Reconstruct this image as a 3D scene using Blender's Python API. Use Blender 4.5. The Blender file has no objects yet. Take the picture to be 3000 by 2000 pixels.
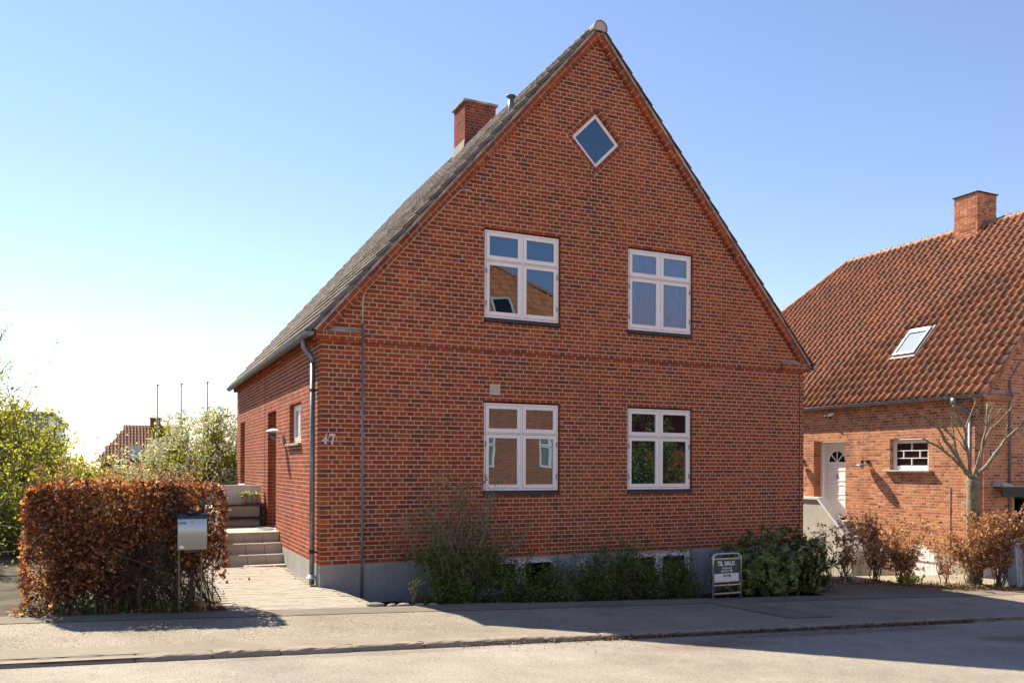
import bpy, bmesh, math, random
import numpy as np
from mathutils import Vector, Matrix
from mathutils.geometry import tessellate_polygon

S = bpy.context.scene
COL = S.collection
rnd = random.Random(7)
nr = np.random.default_rng(11)

# ------------------------------------------------------------------ camera
CAM = (-2.5824, -12.1605, 1.4436)
cam_d = bpy.data.cameras.new('camera')
cam = bpy.data.objects.new('camera', cam_d)
COL.objects.link(cam)
cam_d.sensor_width = 36.0
cam_d.lens = 29.4575
cam_d.shift_y = 0.12205
cam_d.clip_end = 3000
cam.matrix_world = (Matrix.Translation(CAM) @ Matrix.Rotation(-0.43431, 4, 'Z')
                    @ Matrix.Rotation(math.radians(90), 4, 'X') @ Matrix.Rotation(0.00423, 4, 'Z'))
S.camera = cam

# ------------------------------------------------------------------ light
SUN_DIR = Vector((-0.375, 0.88, 1.0)).normalized()      # towards the sun
world = bpy.data.worlds.new('World')
S.world = world
world.use_nodes = True
wn = world.node_tree
sky = wn.nodes.new('ShaderNodeTexSky')
sky.sky_type = 'NISHITA'
sky.sun_disc = False
sky.sun_elevation = math.asin(SUN_DIR.z)
sky.sun_rotation = math.atan2(SUN_DIR.x, SUN_DIR.y)
sky.altitude = 0
sky.air_density = 1.0
sky.dust_density = 0.02
sky.ozone_density = 3.5
bg = wn.nodes['Background']
wb_ = wn.nodes.new('ShaderNodeMix')
wb_.data_type = 'RGBA'; wb_.blend_type = 'MULTIPLY'
wb_.inputs[0].default_value = 1.0
wb_.inputs[7].default_value = (1.07, 0.925, 0.92, 1)
wn.links.new(sky.outputs[0], wb_.inputs[6])
wn.links.new(wb_.outputs[2], bg.inputs[0])
bg.inputs[1].default_value = 0.056
sd = bpy.data.lights.new('sun', 'SUN')
sd.energy = 3.05
sd.angle = math.radians(0.55)
sd.color = (1.0, 0.90, 0.74)
so = bpy.data.objects.new('sun', sd)
COL.objects.link(so)
so.rotation_euler = SUN_DIR.to_track_quat('Z', 'Y').to_euler()
S.view_settings.view_transform = 'Standard'
S.view_settings.look = 'None'
S.view_settings.exposure = 2.0
S.view_settings.gamma = 1.0
S.view_settings.use_curve_mapping = False
S.cycles.max_bounces = 8
S.cycles.transparent_max_bounces = 12

# ------------------------------------------------------------------ helpers: materials
class NT:
    def __init__(s, name, rough=0.8, spec=0.3):
        s.m = bpy.data.materials.new(name)
        s.m.use_nodes = True
        s.t = s.m.node_tree
        s.b = s.t.nodes['Principled BSDF']
        s.b.inputs['Roughness'].default_value = rough
        s.b.inputs['Specular IOR Level'].default_value = spec
    def n(s, typ, **kw):
        x = s.t.nodes.new(typ)
        for k, v in kw.items():
            setattr(x, k, v)
        return x
    def l(s, a, b):
        s.t.links.new(a, b)
    def coord(s, kind='Object'):
        return s.n('ShaderNodeTexCoord').outputs[kind]
    def pos(s):
        return s.n('ShaderNodeNewGeometry').outputs['Position']
    def noise(s, scale, detail=4, rough=0.6, vec=None, stretch=None, dist=0.0):
        x = s.n('ShaderNodeTexNoise')
        x.inputs['Scale'].default_value = scale
        x.inputs['Detail'].default_value = detail
        x.inputs['Roughness'].default_value = rough
        x.inputs['Distortion'].default_value = dist
        v = vec if vec is not None else s.pos()
        if stretch:
            mp = s.n('ShaderNodeMapping')
            mp.inputs['Scale'].default_value = stretch
            s.l(v, mp.inputs[0]); v = mp.outputs[0]
        s.l(v, x.inputs['Vector'])
        return x.outputs['Fac']
    def ramp(s, fac, stops, interp='LINEAR'):
        x = s.n('ShaderNodeValToRGB')
        x.color_ramp.interpolation = interp
        e = x.color_ramp.elements
        while len(e) < len(stops):
            e.new(0.5)
        for i, (p, c) in enumerate(stops):
            e[i].position = p
            e[i].color = (c[0], c[1], c[2], 1) if not isinstance(c, (int, float)) else (c, c, c, 1)
        s.l(fac, x.inputs[0])
        return x.outputs[0]
    def mix(s, fac, a, b, mode='MIX'):
        x = s.n('ShaderNodeMix', data_type='RGBA', blend_type=mode)
        for i, v in ((0, fac), (6, a), (7, b)):
            if hasattr(v, 'is_output') or hasattr(v, 'links'):
                s.l(v, x.inputs[i])
            elif i == 0:
                x.inputs[0].default_value = v
            else:
                x.inputs[i].default_value = (v[0], v[1], v[2], 1)
        return x.outputs[2]
    def math(s, op, a, b=0.0, c=None):
        x = s.n('ShaderNodeMath', operation=op)
        for i, v in enumerate((a, b) if c is None else (a, b, c)):
            if hasattr(v, 'links'):
                s.l(v, x.inputs[i])
            else:
                x.inputs[i].default_value = v
        return x.outputs[0]
    def bump(s, h, strength=0.3, dist=0.01):
        x = s.n('ShaderNodeBump')
        x.inputs['Strength'].default_value = strength
        x.inputs['Distance'].default_value = dist
        s.l(h, x.inputs['Height'])
        s.l(x.outputs[0], s.b.inputs['Normal'])
    def col(s, c):
        if hasattr(c, 'links'):
            s.l(c, s.b.inputs['Base Color'])
        else:
            s.b.inputs['Base Color'].default_value = (c[0], c[1], c[2], 1)
    def tint(s, mass=True):
        if mass:
            return s.n('ShaderNodeAttribute', attribute_name='tint').outputs['Fac']
        return s.n('ShaderNodeObjectInfo').outputs['Random']

def plain(name, c, rough=0.6, spec=0.4, metal=0.0, var=0.12, bump=0.0, scale=8):
    q = NT(name, rough, spec)
    n = q.noise(scale, 5)
    d = tuple(x * (1 - var * 1.6) for x in c); u = tuple(min(1, x * (1 + var)) for x in c)
    q.col(q.ramp(n, [(0.3, d), (0.7, u)]))
    q.b.inputs['Metallic'].default_value = metal
    if bump:
        q.bump(q.noise(scale * 14, 5), bump, 0.004)
    return q.m

def brick_mat(name, stops, mass, haze=0.0):
    q = NT(name, 0.88, 0.2)
    t = q.tint(mass)
    base = q.ramp(t, stops, 'LINEAR')
    n1 = q.noise(38, 4, 0.7, stretch=(1, 1, 3.0))
    base = q.mix(0.75, base, q.ramp(n1, [(0.25, 0.75), (0.75, 1.18)]), 'MULTIPLY')
    n2 = q.noise(0.8, 3)
    base = q.mix(0.8, base, q.ramp(n2, [(0.3, 0.78), (0.7, 1.15)]), 'MULTIPLY')
    n5 = q.noise(1.0, 5, 0.7, stretch=(2.2, 2.2, 0.35))
    base = q.mix(q.ramp(n5, [(0.50, 0.0), (0.70, 0.55)]), base, (0.09, 0.036, 0.030))
    n4 = q.noise(6, 5, 0.75)
    base = q.mix(q.ramp(n4, [(0.60, 0.0), (0.78, 0.35 + haze)]), base, (0.36, 0.26, 0.20))
    if not haze:
        # rain streak below the gable window and dark weathering near it
        sp = q.n('ShaderNodeSeparateXYZ'); q.l(q.pos(), sp.inputs[0])
        dx = q.math('ABSOLUTE', q.math('SUBTRACT', sp.outputs[0], 4.60))
        inx = q.math('LESS_THAN', q.math('ADD', dx, q.math('MULTIPLY', q.noise(9, 3), 0.12)), 0.15)
        up = q.ramp(q.math('DIVIDE', sp.outputs[2], 10.0), [(0.40, 0.0), (0.60, 1.0), (0.64, 1.0), (0.65, 0.0)])
        side_ = q.math('LESS_THAN', sp.outputs[1], 0.2)
        k_ = q.math('MULTIPLY', q.math('MULTIPLY', inx, up), side_)
        base = q.mix(q.math('MULTIPLY', k_, 0.42), base, (0.06, 0.035, 0.03))
    q.col(base)
    q.bump(q.noise(120, 4, 0.7), 0.5, 0.003)
    return q.m

RED = [(0.0, (0.18, 0.043, 0.026)), (0.12, (0.24, 0.049, 0.023)), (0.35, (0.305, 0.056, 0.021)),
       (0.75, (0.355, 0.065, 0.021)), (0.95, (0.40, 0.079, 0.024)), (1.0, (0.47, 0.11, 0.034))]
PALE = [(0.0, (0.24, 0.08, 0.05)), (0.15, (0.36, 0.125, 0.062)), (0.5, (0.50, 0.185, 0.082)),
        (0.85, (0.56, 0.22, 0.105)), (1.0, (0.58, 0.29, 0.17))]
M = {}
M['brick'] = brick_mat('red_brick', RED, False)
M['brick_mass'] = brick_mat('red_brick_mass', RED, True)
M['pale'] = brick_mat('pale_red_brick', PALE, False, 0.15)
M['pale_mass'] = brick_mat('pale_red_brick_mass', PALE, True, 0.15)

def mortar_mat(name, c):
    q = NT(name, 0.95, 0.1)
    n = q.noise(9, 6, 0.7)
    base = q.ramp(n, [(0.3, tuple(x * 0.68 for x in c)), (0.62, c), (0.8, tuple(min(1, x * 1.18) for x in c))])
    n2 = q.noise(1.3, 4)
    base = q.mix(q.ramp(n2, [(0.58, 0.0), (0.72, 0.45)]), base, (0.20, 0.17, 0.14))
    q.col(base)
    q.bump(q.noise(150, 4), 0.5, 0.003)
    return q.m
M['mortar'] = mortar_mat('lime_mortar', (0.60, 0.44, 0.29))
M['mortar_pale'] = mortar_mat('pale_mortar', (0.66, 0.50, 0.34))
M['mortar_grey'] = mortar_mat('grey_verge_mortar', (0.33, 0.295, 0.255))
q = NT('lichen_cement', 0.95, 0.1)
c_ = q.ramp(q.noise(26, 6, 0.75), [(0.35, (0.09, 0.092, 0.09)), (0.5, (0.26, 0.24, 0.215)), (0.66, (0.46, 0.42, 0.37))])
c_ = q.mix(q.ramp(q.noise(3, 4), [(0.4, 0.0), (0.6, 1.0)]), (0.52, 0.44, 0.36), c_)
q.col(c_); q.bump(q.noise(60, 4), 0.5, 0.004)
M['verge'] = q.m

def tile_mat(name, stops, grey, mass, roll=None):
    q = NT(name, 0.78, 0.18)
    t = q.tint(mass)
    base = q.ramp(t, stops)
    n = q.noise(7, 6, 0.7)
    base = q.mix(q.ramp(n, [(0.42, 0.0), (0.66, grey)]), base, (0.10, 0.080, 0.062))
    n2 = q.noise(45, 5, 0.75)
    base = q.mix(0.7, base, q.ramp(n2, [(0.3, 0.6), (0.7, 1.3)]), 'MULTIPLY')
    n3 = q.noise(28, 3, 0.6)
    base = q.mix(q.ramp(n3, [(0.66, 0.0), (0.74, 0.5 * grey)]), base, (0.33, 0.31, 0.24))
    if roll:
        # dirt and moss collect in the troughs, the rolls are mixed paler
        tg = q.n('ShaderNodeAttribute', attribute_name='trough').outputs['Fac']
        n6 = q.noise(5, 4, 0.7)
        base = q.mix(q.math('MULTIPLY', q.math('GREATER_THAN', tg, 0.75), q.ramp(n6, [(0.3, 0.60), (0.7, 0.90)])), base, (0.060, 0.036, 0.027))
        base = q.mix(q.math('MULTIPLY', q.math('LESS_THAN', tg, 0.25), q.ramp(n6, [(0.35, 0.08), (0.65, 0.45)])), base, roll)
    q.col(base)
    q.bump(q.noise(90, 4), 0.35, 0.003)
    return q.m
OLD = [(0.0, (0.09, 0.068, 0.054)), (0.5, (0.20, 0.155, 0.122)), (0.9, (0.28, 0.21, 0.165)), (1.0, (0.24, 0.11, 0.07))]
TER = [(0.0, (0.16, 0.050, 0.028)), (0.25, (0.26, 0.076, 0.034)), (0.6, (0.34, 0.095, 0.038)), (0.9, (0.41, 0.115, 0.04)), (1.0, (0.50, 0.15, 0.04))]
M['tile_old'] = tile_mat('weathered_grey_tile', OLD, 0.75, False, (0.30, 0.25, 0.19))
M['tile_old_mass'] = tile_mat('weathered_grey_tile_mass', OLD, 0.75, True, (0.30, 0.25, 0.19))
M['tile_red'] = tile_mat('terracotta_tile', TER, 0.45, False, (0.58, 0.32, 0.17))
M['tile_red_mass'] = tile_mat('terracotta_tile_mass', TER, 0.45, True, (0.58, 0.32, 0.17))
M['tile_orange'] = tile_mat('orange_tile_mass', [(0, (0.36, 0.12, 0.05)), (1, (0.50, 0.18, 0.07))], 0.3, True)
M['ridge_tile'] = plain('ridge_tile_clay', (0.30, 0.17, 0.11), 0.7, 0.3, var=0.3, bump=0.3)

def render_mat(name, c, stain):
    q = NT(name, 0.9, 0.2)
    base = q.ramp(q.noise(2.2, 6, 0.7), [(0.3, tuple(x * 0.75 for x in c)), (0.7, c)])
    base = q.mix(q.ramp(q.noise(1.2, 5, 0.7, stretch=(3, 3, 0.5)), [(0.48, 0.0), (0.72, 0.6)]), base, stain)
    base = q.mix(0.5, base, q.ramp(q.noise(60, 4), [(0.3, 0.8), (0.7, 1.15)]), 'MULTIPLY')
    q.col(base); q.bump(q.noise(110, 5), 0.5, 0.003)
    return q.m
M['plinth'] = render_mat('grey_plinth_render', (0.37, 0.35, 0.325), (0.22, 0.205, 0.175))
M['white_render'] = render_mat('off_white_render', (0.86, 0.79, 0.64), (0.66, 0.58, 0.38))
M['stair_render'] = render_mat('pale_stair_render', (0.50, 0.47, 0.40), (0.33, 0.31, 0.26))
M['white_cap'] = render_mat('white_cap_render', (0.72, 0.70, 0.66), (0.5, 0.48, 0.42))
M['concrete'] = render_mat('step_concrete', (0.56, 0.49, 0.38), (0.36, 0.31, 0.23))
M['paint'] = plain('white_window_paint', (0.88, 0.81, 0.76), 0.35, 0.5, var=0.03, scale=3)
M['cream'] = plain('cream_plastic', (0.60, 0.52, 0.38), 0.5, 0.4, var=0.08)
M['door_white'] = plain('white_door_paint', (0.78, 0.76, 0.75), 0.4, 0.5, var=0.03)
M['zinc'] = plain('grey_zinc', (0.20, 0.205, 0.225), 0.42, 0.5, metal=0.55, var=0.22, bump=0.08, scale=12)
M['zinc_light'] = plain('light_zinc', (0.46, 0.46, 0.48), 0.5, 0.5, metal=0.3, var=0.1)
M['pvc'] = plain('grey_pvc', (0.16, 0.165, 0.19), 0.35, 0.5, var=0.06)
M['black'] = plain('black_metal', (0.018, 0.018, 0.02), 0.45, 0.4)
M['cable'] = plain('black_cable', (0.03, 0.028, 0.03), 0.6, 0.3)
M['slate'] = plain('dark_slate_sill', (0.045, 0.045, 0.05), 0.55, 0.4, var=0.25, bump=0.3, scale=20)
M['slab_sill'] = plain('stone_sill', (0.36, 0.31, 0.24), 0.85, 0.2, var=0.15, bump=0.3)
M['steel'] = plain('galvanised_tube', (0.55, 0.54, 0.53), 0.32, 0.5, metal=0.75, var=0.1)
M['wood_dark'] = plain('dark_brown_timber', (0.060, 0.036, 0.022), 0.7, 0.3, var=0.3, bump=0.3, scale=12)
M['pot'] = plain('terracotta_pot', (0.42, 0.27, 0.18), 0.85, 0.2, var=0.15, bump=0.2, scale=25)
M['soil'] = plain('dark_bed_soil', (0.030, 0.023, 0.018), 0.95, 0.1, var=0.4, bump=1.0, scale=6)
M['garden_soil'] = plain('garden_soil', (0.10, 0.085, 0.06), 0.95, 0.1, var=0.4, bump=1.0, scale=3)
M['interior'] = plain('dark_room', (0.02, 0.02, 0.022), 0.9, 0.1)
M['door_brown'] = plain('dark_door', (0.10, 0.05, 0.03), 0.5, 0.4)
M['carport'] = plain('charcoal_fascia', (0.045, 0.043, 0.038), 0.6, 0.3, var=0.15)
M['carport_light'] = plain('pale_fascia_board', (0.33, 0.31, 0.25), 0.7, 0.3)
M['roof_felt'] = plain('pale_roof_felt', (0.42, 0.42, 0.42), 0.7, 0.3)
M['bin'] = plain('grey_plastic_bin', (0.34, 0.36, 0.40), 0.45, 0.4)
M['bin_dark'] = plain('dark_plastic_bin', (0.03, 0.03, 0.035), 0.45, 0.4)
M['sign_green'] = plain('sign_green', (0.030, 0.075, 0.055), 0.4, 0.4, var=0.02)
M['sign_white'] = plain('sign_white', (0.72, 0.68, 0.70), 0.4, 0.4, var=0.02)
M['ink_white'] = plain('white_lettering', (0.85, 0.83, 0.84), 0.5, 0.3, var=0.01)
M['ink_red'] = plain('red_lettering', (0.55, 0.03, 0.03), 0.5, 0.3, var=0.01)
M['ink_dark'] = plain('dark_lettering', (0.03, 0.05, 0.045), 0.5, 0.3, var=0.01)
M['plate_blue'] = plain('dark_number_plate', (0.05, 0.045, 0.06), 0.4, 0.4)
M['pole'] = plain('grey_flagpole', (0.40, 0.42, 0.48), 0.4, 0.5, var=0.04)
M['bird'] = plain('gull_feathers', (0.35, 0.34, 0.33), 0.8, 0.2)
M['steel_box'] = None
q = NT('brushed_steel', 0.24, 0.5)
q.b.inputs['Metallic'].default_value = 1.0
q.col(q.ramp(q.noise(60, 4, 0.6, stretch=(1, 1, 14)), [(0.3, (0.20, 0.21, 0.23)), (0.7, (0.30, 0.31, 0.33))]))
M['steel_box'] = q.m

def glass_mat(name, base, ior, rough, wave, inner=None):
    q = NT(name, rough, 0.5)
    q.b.inputs['IOR'].default_value = ior
    q.b.inputs['Specular IOR Level'].default_value = 0.5
    q.b.inputs['Specular Tint'].default_value = (0.62, 0.82, 1.0, 1)
    if inner is not None:
        q.col(q.ramp(q.noise(1.0, 2, stretch=(120, 120, 6)), [(0.35, base), (0.65, inner)]))
    else:
        q.col(base)
    if wave:
        q.bump(q.noise(1.9, 1, 0.3), wave, 0.02)
    return q.m
M['glass'] = glass_mat('window_glass', (0.008, 0.010, 0.015), 2.35, 0.004, 0.06)
M['glass_frost'] = glass_mat('curtained_glass', (0.07, 0.11, 0.17), 2.1, 0.2, 0.05, (0.13, 0.19, 0.27))
M['glass_dark'] = glass_mat('dark_glass', (0.006, 0.006, 0.007), 1.5, 0.03, 0.05)
M['glass_pale'] = glass_mat('skylight_glass', (0.30, 0.34, 0.38), 1.9, 0.1, 0.0)
M['glass_side'] = glass_mat('side_window_glass', (0.25, 0.25, 0.24), 1.8, 0.05, 0.0)

def asphalt(name, c, speck, scale, crack=0.0, spots=()):
    q = NT(name, 0.9, 0.2)
    n = q.noise(scale, 3, 0.7)
    base = q.ramp(n, [(0.36, tuple(x * (1 - speck) for x in c)), (0.5, c), (0.66, tuple(min(1, x * (1 + speck)) for x in c))])
    n2 = q.noise(0.9, 5, 0.65)
    base = q.mix(0.9, base, q.ramp(n2, [(0.3, 0.72), (0.7, 1.15)]), 'MULTIPLY')
    n3 = q.noise(4.5, 4, 0.7)
    base = q.mix(0.6, base, q.ramp(n3, [(0.3, 0.86), (0.7, 1.08)]), 'MULTIPLY')
    if crack:
        v = q.n('ShaderNodeTexVoronoi', feature='DISTANCE_TO_EDGE')
        v.inputs['Scale'].default_value = 0.35
        nn = q.n('ShaderNodeVectorMath', operation='ADD')
        n4 = q.n('ShaderNodeTexNoise'); n4.inputs['Scale'].default_value = 2.5; n4.inputs['Detail'].default_value = 5
        q.l(q.pos(), n4.inputs['Vector'])
        sc = q.n('ShaderNodeVectorMath', operation='SCALE'); sc.inputs['Scale'].default_value = 0.5
        q.l(n4.outputs['Color'], sc.inputs[0]); q.l(q.pos(), nn.inputs[0]); q.l(sc.outputs[0], nn.inputs[1])
        q.l(nn.outputs[0], v.inputs['Vector'])
        base = q.mix(q.ramp(v.outputs['Distance'], [(0.002, crack), (0.010, 0.0)]), base, (0.05, 0.045, 0.04))
    for (sx, sy, rx, ry, amt, cc) in spots:
        mp = q.n('ShaderNodeMapping'); mp.inputs['Location'].default_value = (-sx / rx, -sy / ry, 0); mp.inputs['Scale'].default_value = (1 / rx, 1 / ry, 0)
        q.l(q.pos(), mp.inputs[0])
        ln = q.n('ShaderNodeVectorMath', operation='LENGTH'); q.l(mp.outputs[0], ln.inputs[0])
        dd_ = q.math('ADD', ln.outputs['Value'], q.math('MULTIPLY', q.math('SUBTRACT', q.noise(3.5, 5, 0.7), 0.5), 1.6))
        base = q.mix(q.ramp(dd_, [(0.35, amt), (0.95, 0.0)]), base, cc)
    q.col(base)
    q.bump(n, 0.7, 0.006)
    return q.m
M['road'] = asphalt('pale_worn_asphalt', (0.285, 0.252, 0.208), 0.38, 75, 0.0, ((7.6, -5.3, 0.9, 0.25, 0.5, (0.07, 0.06, 0.05)), (9.2, -5.6, 0.5, 0.25, 0.4, (0.07, 0.06, 0.05)), (3.3, -4.75, 1.3, 0.28, 0.55, (0.17, 0.115, 0.07)), (-0.5, -4.35, 1.8, 0.12, 0.5, (0.16, 0.12, 0.08)), (5.5, -4.45, 2.5, 0.2, 0.6, (0.11, 0.075, 0.05))))
M['walk_dark'] = asphalt('smooth_asphalt_edge', (0.185, 0.155, 0.118), 0.22, 90)
M['walk_coarse'] = asphalt('coarse_asphalt', (0.25, 0.215, 0.165), 0.62, 60)
M['walk_smooth'] = asphalt('smooth_asphalt', (0.245, 0.21, 0.16), 0.16, 120)
M['patch'] = asphalt('asphalt_patch', (0.19, 0.16, 0.125), 0.18, 120)
M['drive'] = asphalt('brown_drive_paving', (0.17, 0.12, 0.08), 0.5, 26)
M['sand'] = asphalt('sandy_verge', (0.30, 0.25, 0.18), 0.4, 30)
M['kerb'] = render_mat('granite_kerb', (0.30, 0.25, 0.195), (0.17, 0.135, 0.10))
def paver_mat(name, mass):
    q = NT(name, 0.9, 0.2)
    t = q.tint(mass)
    base = q.ramp(t, [(0, (0.30, 0.262, 0.208)), (1, (0.335, 0.29, 0.23))])
    base = q.mix(0.6, base, q.ramp(q.noise(5, 5, 0.7), [(0.3, 0.75), (0.7, 1.15)]), 'MULTIPLY')
    base = q.mix(0.5, base, q.ramp(q.noise(80, 3, 0.7), [(0.3, 0.75), (0.7, 1.2)]), 'MULTIPLY')
    q.col(base); q.bump(q.noise(90, 4), 0.4, 0.003)
    return q.m
M['paver'] = paver_mat('sand_coloured_paver', False)
M['paver_mass'] = paver_mat('sand_coloured_paver_mass', True)

def leaf_mat(name, stops, trans=0.35, rough=0.55, spec=0.35):
    q = NT(name, rough, spec)
    t = q.tint(True)
    c = q.ramp(t, stops)
    q.col(c)
    tr = q.n('ShaderNodeBsdfTranslucent')
    hs = q.n('ShaderNodeMix', data_type='RGBA', blend_type='MULTIPLY')
    hs.inputs[0].default_value = 1.0
    q.l(c, hs.inputs[6]); hs.inputs[7].default_value = (1.7, 1.5, 0.8, 1)
    q.l(hs.outputs[2], tr.inputs['Color'])
    mx = q.n('ShaderNodeMixShader')
    mx.inputs[0].default_value = trans
    q.l(q.b.outputs[0], mx.inputs[1]); q.l(tr.outputs[0], mx.inputs[2])
    q.l(mx.outputs[0], q.t.nodes['Material Output'].inputs['Surface'])
    return q.m
M['beech'] = leaf_mat('dead_beech_leaf', [(0, (0.055, 0.020, 0.010)), (0.4, (0.165, 0.058, 0.022)), (0.8, (0.38, 0.145, 0.055)), (1, (0.62, 0.42, 0.28))], 0.42)
M['beech_pale'] = leaf_mat('pale_beech_leaf', [(0, (0.20, 0.085, 0.04)), (0.5, (0.36, 0.185, 0.095)), (1, (0.56, 0.36, 0.22))], 0.30)
M['olive'] = leaf_mat('evergreen_leaf', [(0, (0.055, 0.080, 0.014)), (0.6, (0.125, 0.165, 0.028)), (1, (0.21, 0.24, 0.05))], 0.3)
M['rhodo'] = leaf_mat('rhododendron_leaf', [(0, (0.05, 0.072, 0.018)), (0.6, (0.105, 0.14, 0.032)), (1, (0.27, 0.26, 0.05))], 0.15, 0.4, 0.4)
M['spring'] = leaf_mat('spring_leaf', [(0, (0.17, 0.21, 0.02)), (0.6, (0.31, 0.35, 0.04)), (1, (0.45, 0.46, 0.10))], 0.5)
M['fresh'] = leaf_mat('fresh_green_leaf', [(0, (0.09, 0.14, 0.02)), (1, (0.26, 0.34, 0.05))], 0.4)
M['blossom'] = leaf_mat('white_blossom', [(0, (0.42, 0.44, 0.33)), (1, (0.66, 0.66, 0.56))], 0.2)
M['grassy'] = leaf_mat('grass_blade', [(0, (0.04, 0.075, 0.02)), (1, (0.11, 0.16, 0.04))], 0.35)
M['litter'] = leaf_mat('brown_leaf_litter', [(0, (0.06, 0.035, 0.02)), (0.7, (0.17, 0.10, 0.05)), (1, (0.34, 0.21, 0.11))], 0.1)
M['bark'] = plain('grey_brown_bark', (0.15, 0.115, 0.085), 0.9, 0.2, var=0.35, bump=0.6, scale=14)
M['twig'] = plain('brown_twig', (0.11, 0.072, 0.05), 0.85, 0.2, var=0.3, scale=20)
M['twig_pale'] = plain('pale_twig', (0.25, 0.20, 0.14), 0.85, 0.2, var=0.2, scale=20)
M['bark_pale'] = plain('pale_pollard_bark', (0.24, 0.20, 0.135), 0.85, 0.2, var=0.35, bump=0.6, scale=18)

# ------------------------------------------------------------------ helpers: geometry
def tag(o, label=None, cat=None, group=None, kind=None):
    if label: o['label'] = label
    if cat: o['category'] = cat
    if group: o['group'] = group
    if kind: o['kind'] = kind
    return o

def link(name, me, parent=None):
    o = bpy.data.objects.new(name, me)
    COL.objects.link(o)
    if parent is not None:
        o.parent = parent
        if parent.type == 'EMPTY':
            o.matrix_parent_inverse = Matrix.Translation(-parent.location)
    return o

def empty(name, loc=(0, 0, 0), label=None, cat=None, group=None):
    o = bpy.data.objects.new(name, None)
    o.empty_display_size = 0.2
    COL.objects.link(o)
    o.location = loc
    return tag(o, label, cat, group)

class MB:
    """collects faces; vertices are world coordinates"""
    def __init__(s):
        s.v = []; s.f = []; s.t = []; s.mi = []
    def add(s, vs, fs, tint=0.5, mi=0):
        k = len(s.v)
        s.v.extend(vs)
        for f in fs:
            s.f.append(tuple(i + k for i in f)); s.t.append(tint); s.mi.append(mi)
    def box(s, x0, x1, y0, y1, z0, z1, tint=0.5, M4=None, mi=0):
        vs = [(x, y, z) for z in (z0, z1) for y in (y0, y1) for x in (x0, x1)]
        if M4 is not None:
            vs = [tuple(M4 @ Vector(v)) for v in vs]
        s.add(vs, [(0, 2, 3, 1), (4, 5, 7, 6), (0, 1, 5, 4), (2, 6, 7, 3), (0, 4, 6, 2), (1, 3, 7, 5)], tint, mi)
    def tube(s, pts, rad, n=8, tint=0.5, cap=True, mi=0):
        pts = [Vector(p) for p in pts]
        if not hasattr(rad, '__len__'):
            rad = [rad] * len(pts)
        k = len(s.v)
        ref = None
        for i, p in enumerate(pts):
            d = (pts[min(i + 1, len(pts) - 1)] - pts[max(i - 1, 0)])
            if d.length < 1e-9: d = Vector((0, 0, 1))
            d.normalize()
            if ref is None:
                ref = d.orthogonal().normalized()
            a = (ref - d * ref.dot(d))
            if a.length < 1e-6: a = d.orthogonal()
            a.normalize(); ref = a
            b = d.cross(a)
            for j in range(n):
                w = 2 * math.pi * j / n
                s.v.append(tuple(p + (a * math.cos(w) + b * math.sin(w)) * rad[i]))
        for i in range(len(pts) - 1):
            for j in range(n):
                j2 = (j + 1) % n
                s.f.append((k + i * n + j, k + i * n + j2, k + (i + 1) * n + j2, k + (i + 1) * n + j)); s.t.append(tint); s.mi.append(mi)
        if cap and n > 2:
            s.f.append(tuple(k + j for j in reversed(range(n)))); s.t.append(tint); s.mi.append(mi)
            e = k + (len(pts) - 1) * n
            s.f.append(tuple(e + j for j in range(n))); s.t.append(tint); s.mi.append(mi)
    def lathe(s, prof, c, n=20, tint=0.5, sx=1.0, sy=1.0):
        k = len(s.v)
        for r, z in prof:
            for j in range(n):
                w = 2 * math.pi * j / n
                s.v.append((c[0] + r * math.cos(w) * sx, c[1] + r * math.sin(w) * sy, c[2] + z))
        for i in range(len(prof) - 1):
            for j in range(n):
                j2 = (j + 1) % n
                s.f.append((k + i * n + j, k + i * n + j2, k + (i + 1) * n + j2, k + (i + 1) * n + j)); s.t.append(tint); s.mi.append(0)
    def build(s, name, mat, parent=None, smooth=False, kind=None):
        me = bpy.data.meshes.new(name)
        me.from_pydata(s.v, [], s.f)
        if len(set(s.t)) > 1:
            a = me.attributes.new('tint', 'FLOAT', 'FACE')
            a.data.foreach_set('value', np.array(s.t, dtype=np.float32))
        mats = mat if isinstance(mat, (list, tuple)) else [mat]
        for m in mats: me.materials.append(m)
        if len(mats) > 1:
            me.polygons.foreach_set('material_index', np.array(s.mi, dtype=np.int32))
        if smooth:
            me.polygons.foreach_set('use_smooth', np.ones(len(s.f), dtype=bool))
        me.update()
        o = link(name, me, parent)
        if kind: o['kind'] = kind
        return o

def one_box(name, mat, parent, x0, x1, y0, y1, z0, z1, M4=None, kind=None):
    b = MB(); b.box(x0, x1, y0, y1, z0, z1, M4=M4)
    return b.build(name, mat, parent, kind=kind)

def bevel(o, w=0.006, seg=2):
    m = o.modifiers.new('bevel', 'BEVEL'); m.width = w; m.segments = seg; m.limit_method = 'ANGLE'
    return o

# --- polygon tools for the brick work
def clip_poly(poly, a, b, c):
    """keep a*u+b*v<=c"""
    out = []
    n = len(poly)
    for i in range(n):
        p = poly[i]; q_ = poly[(i + 1) % n]
        dp = a * p[0] + b * p[1] - c; dq = a * q_[0] + b * q_[1] - c
        if dp <= 0: out.append(p)
        if (dp < 0 < dq) or (dq < 0 < dp):
            t = dp / (dp - dq)
            out.append((p[0] + (q_[0] - p[0]) * t, p[1] + (q_[1] - p[1]) * t))
    return out
def area(poly):
    return 0.5 * sum(poly[i][0] * poly[(i + 1) % len(poly)][1] - poly[(i + 1) % len(poly)][0] * poly[i][1] for i in range(len(poly)))

K = 1 / 15.0
H = 0.11841
J = 0.0135

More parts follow.
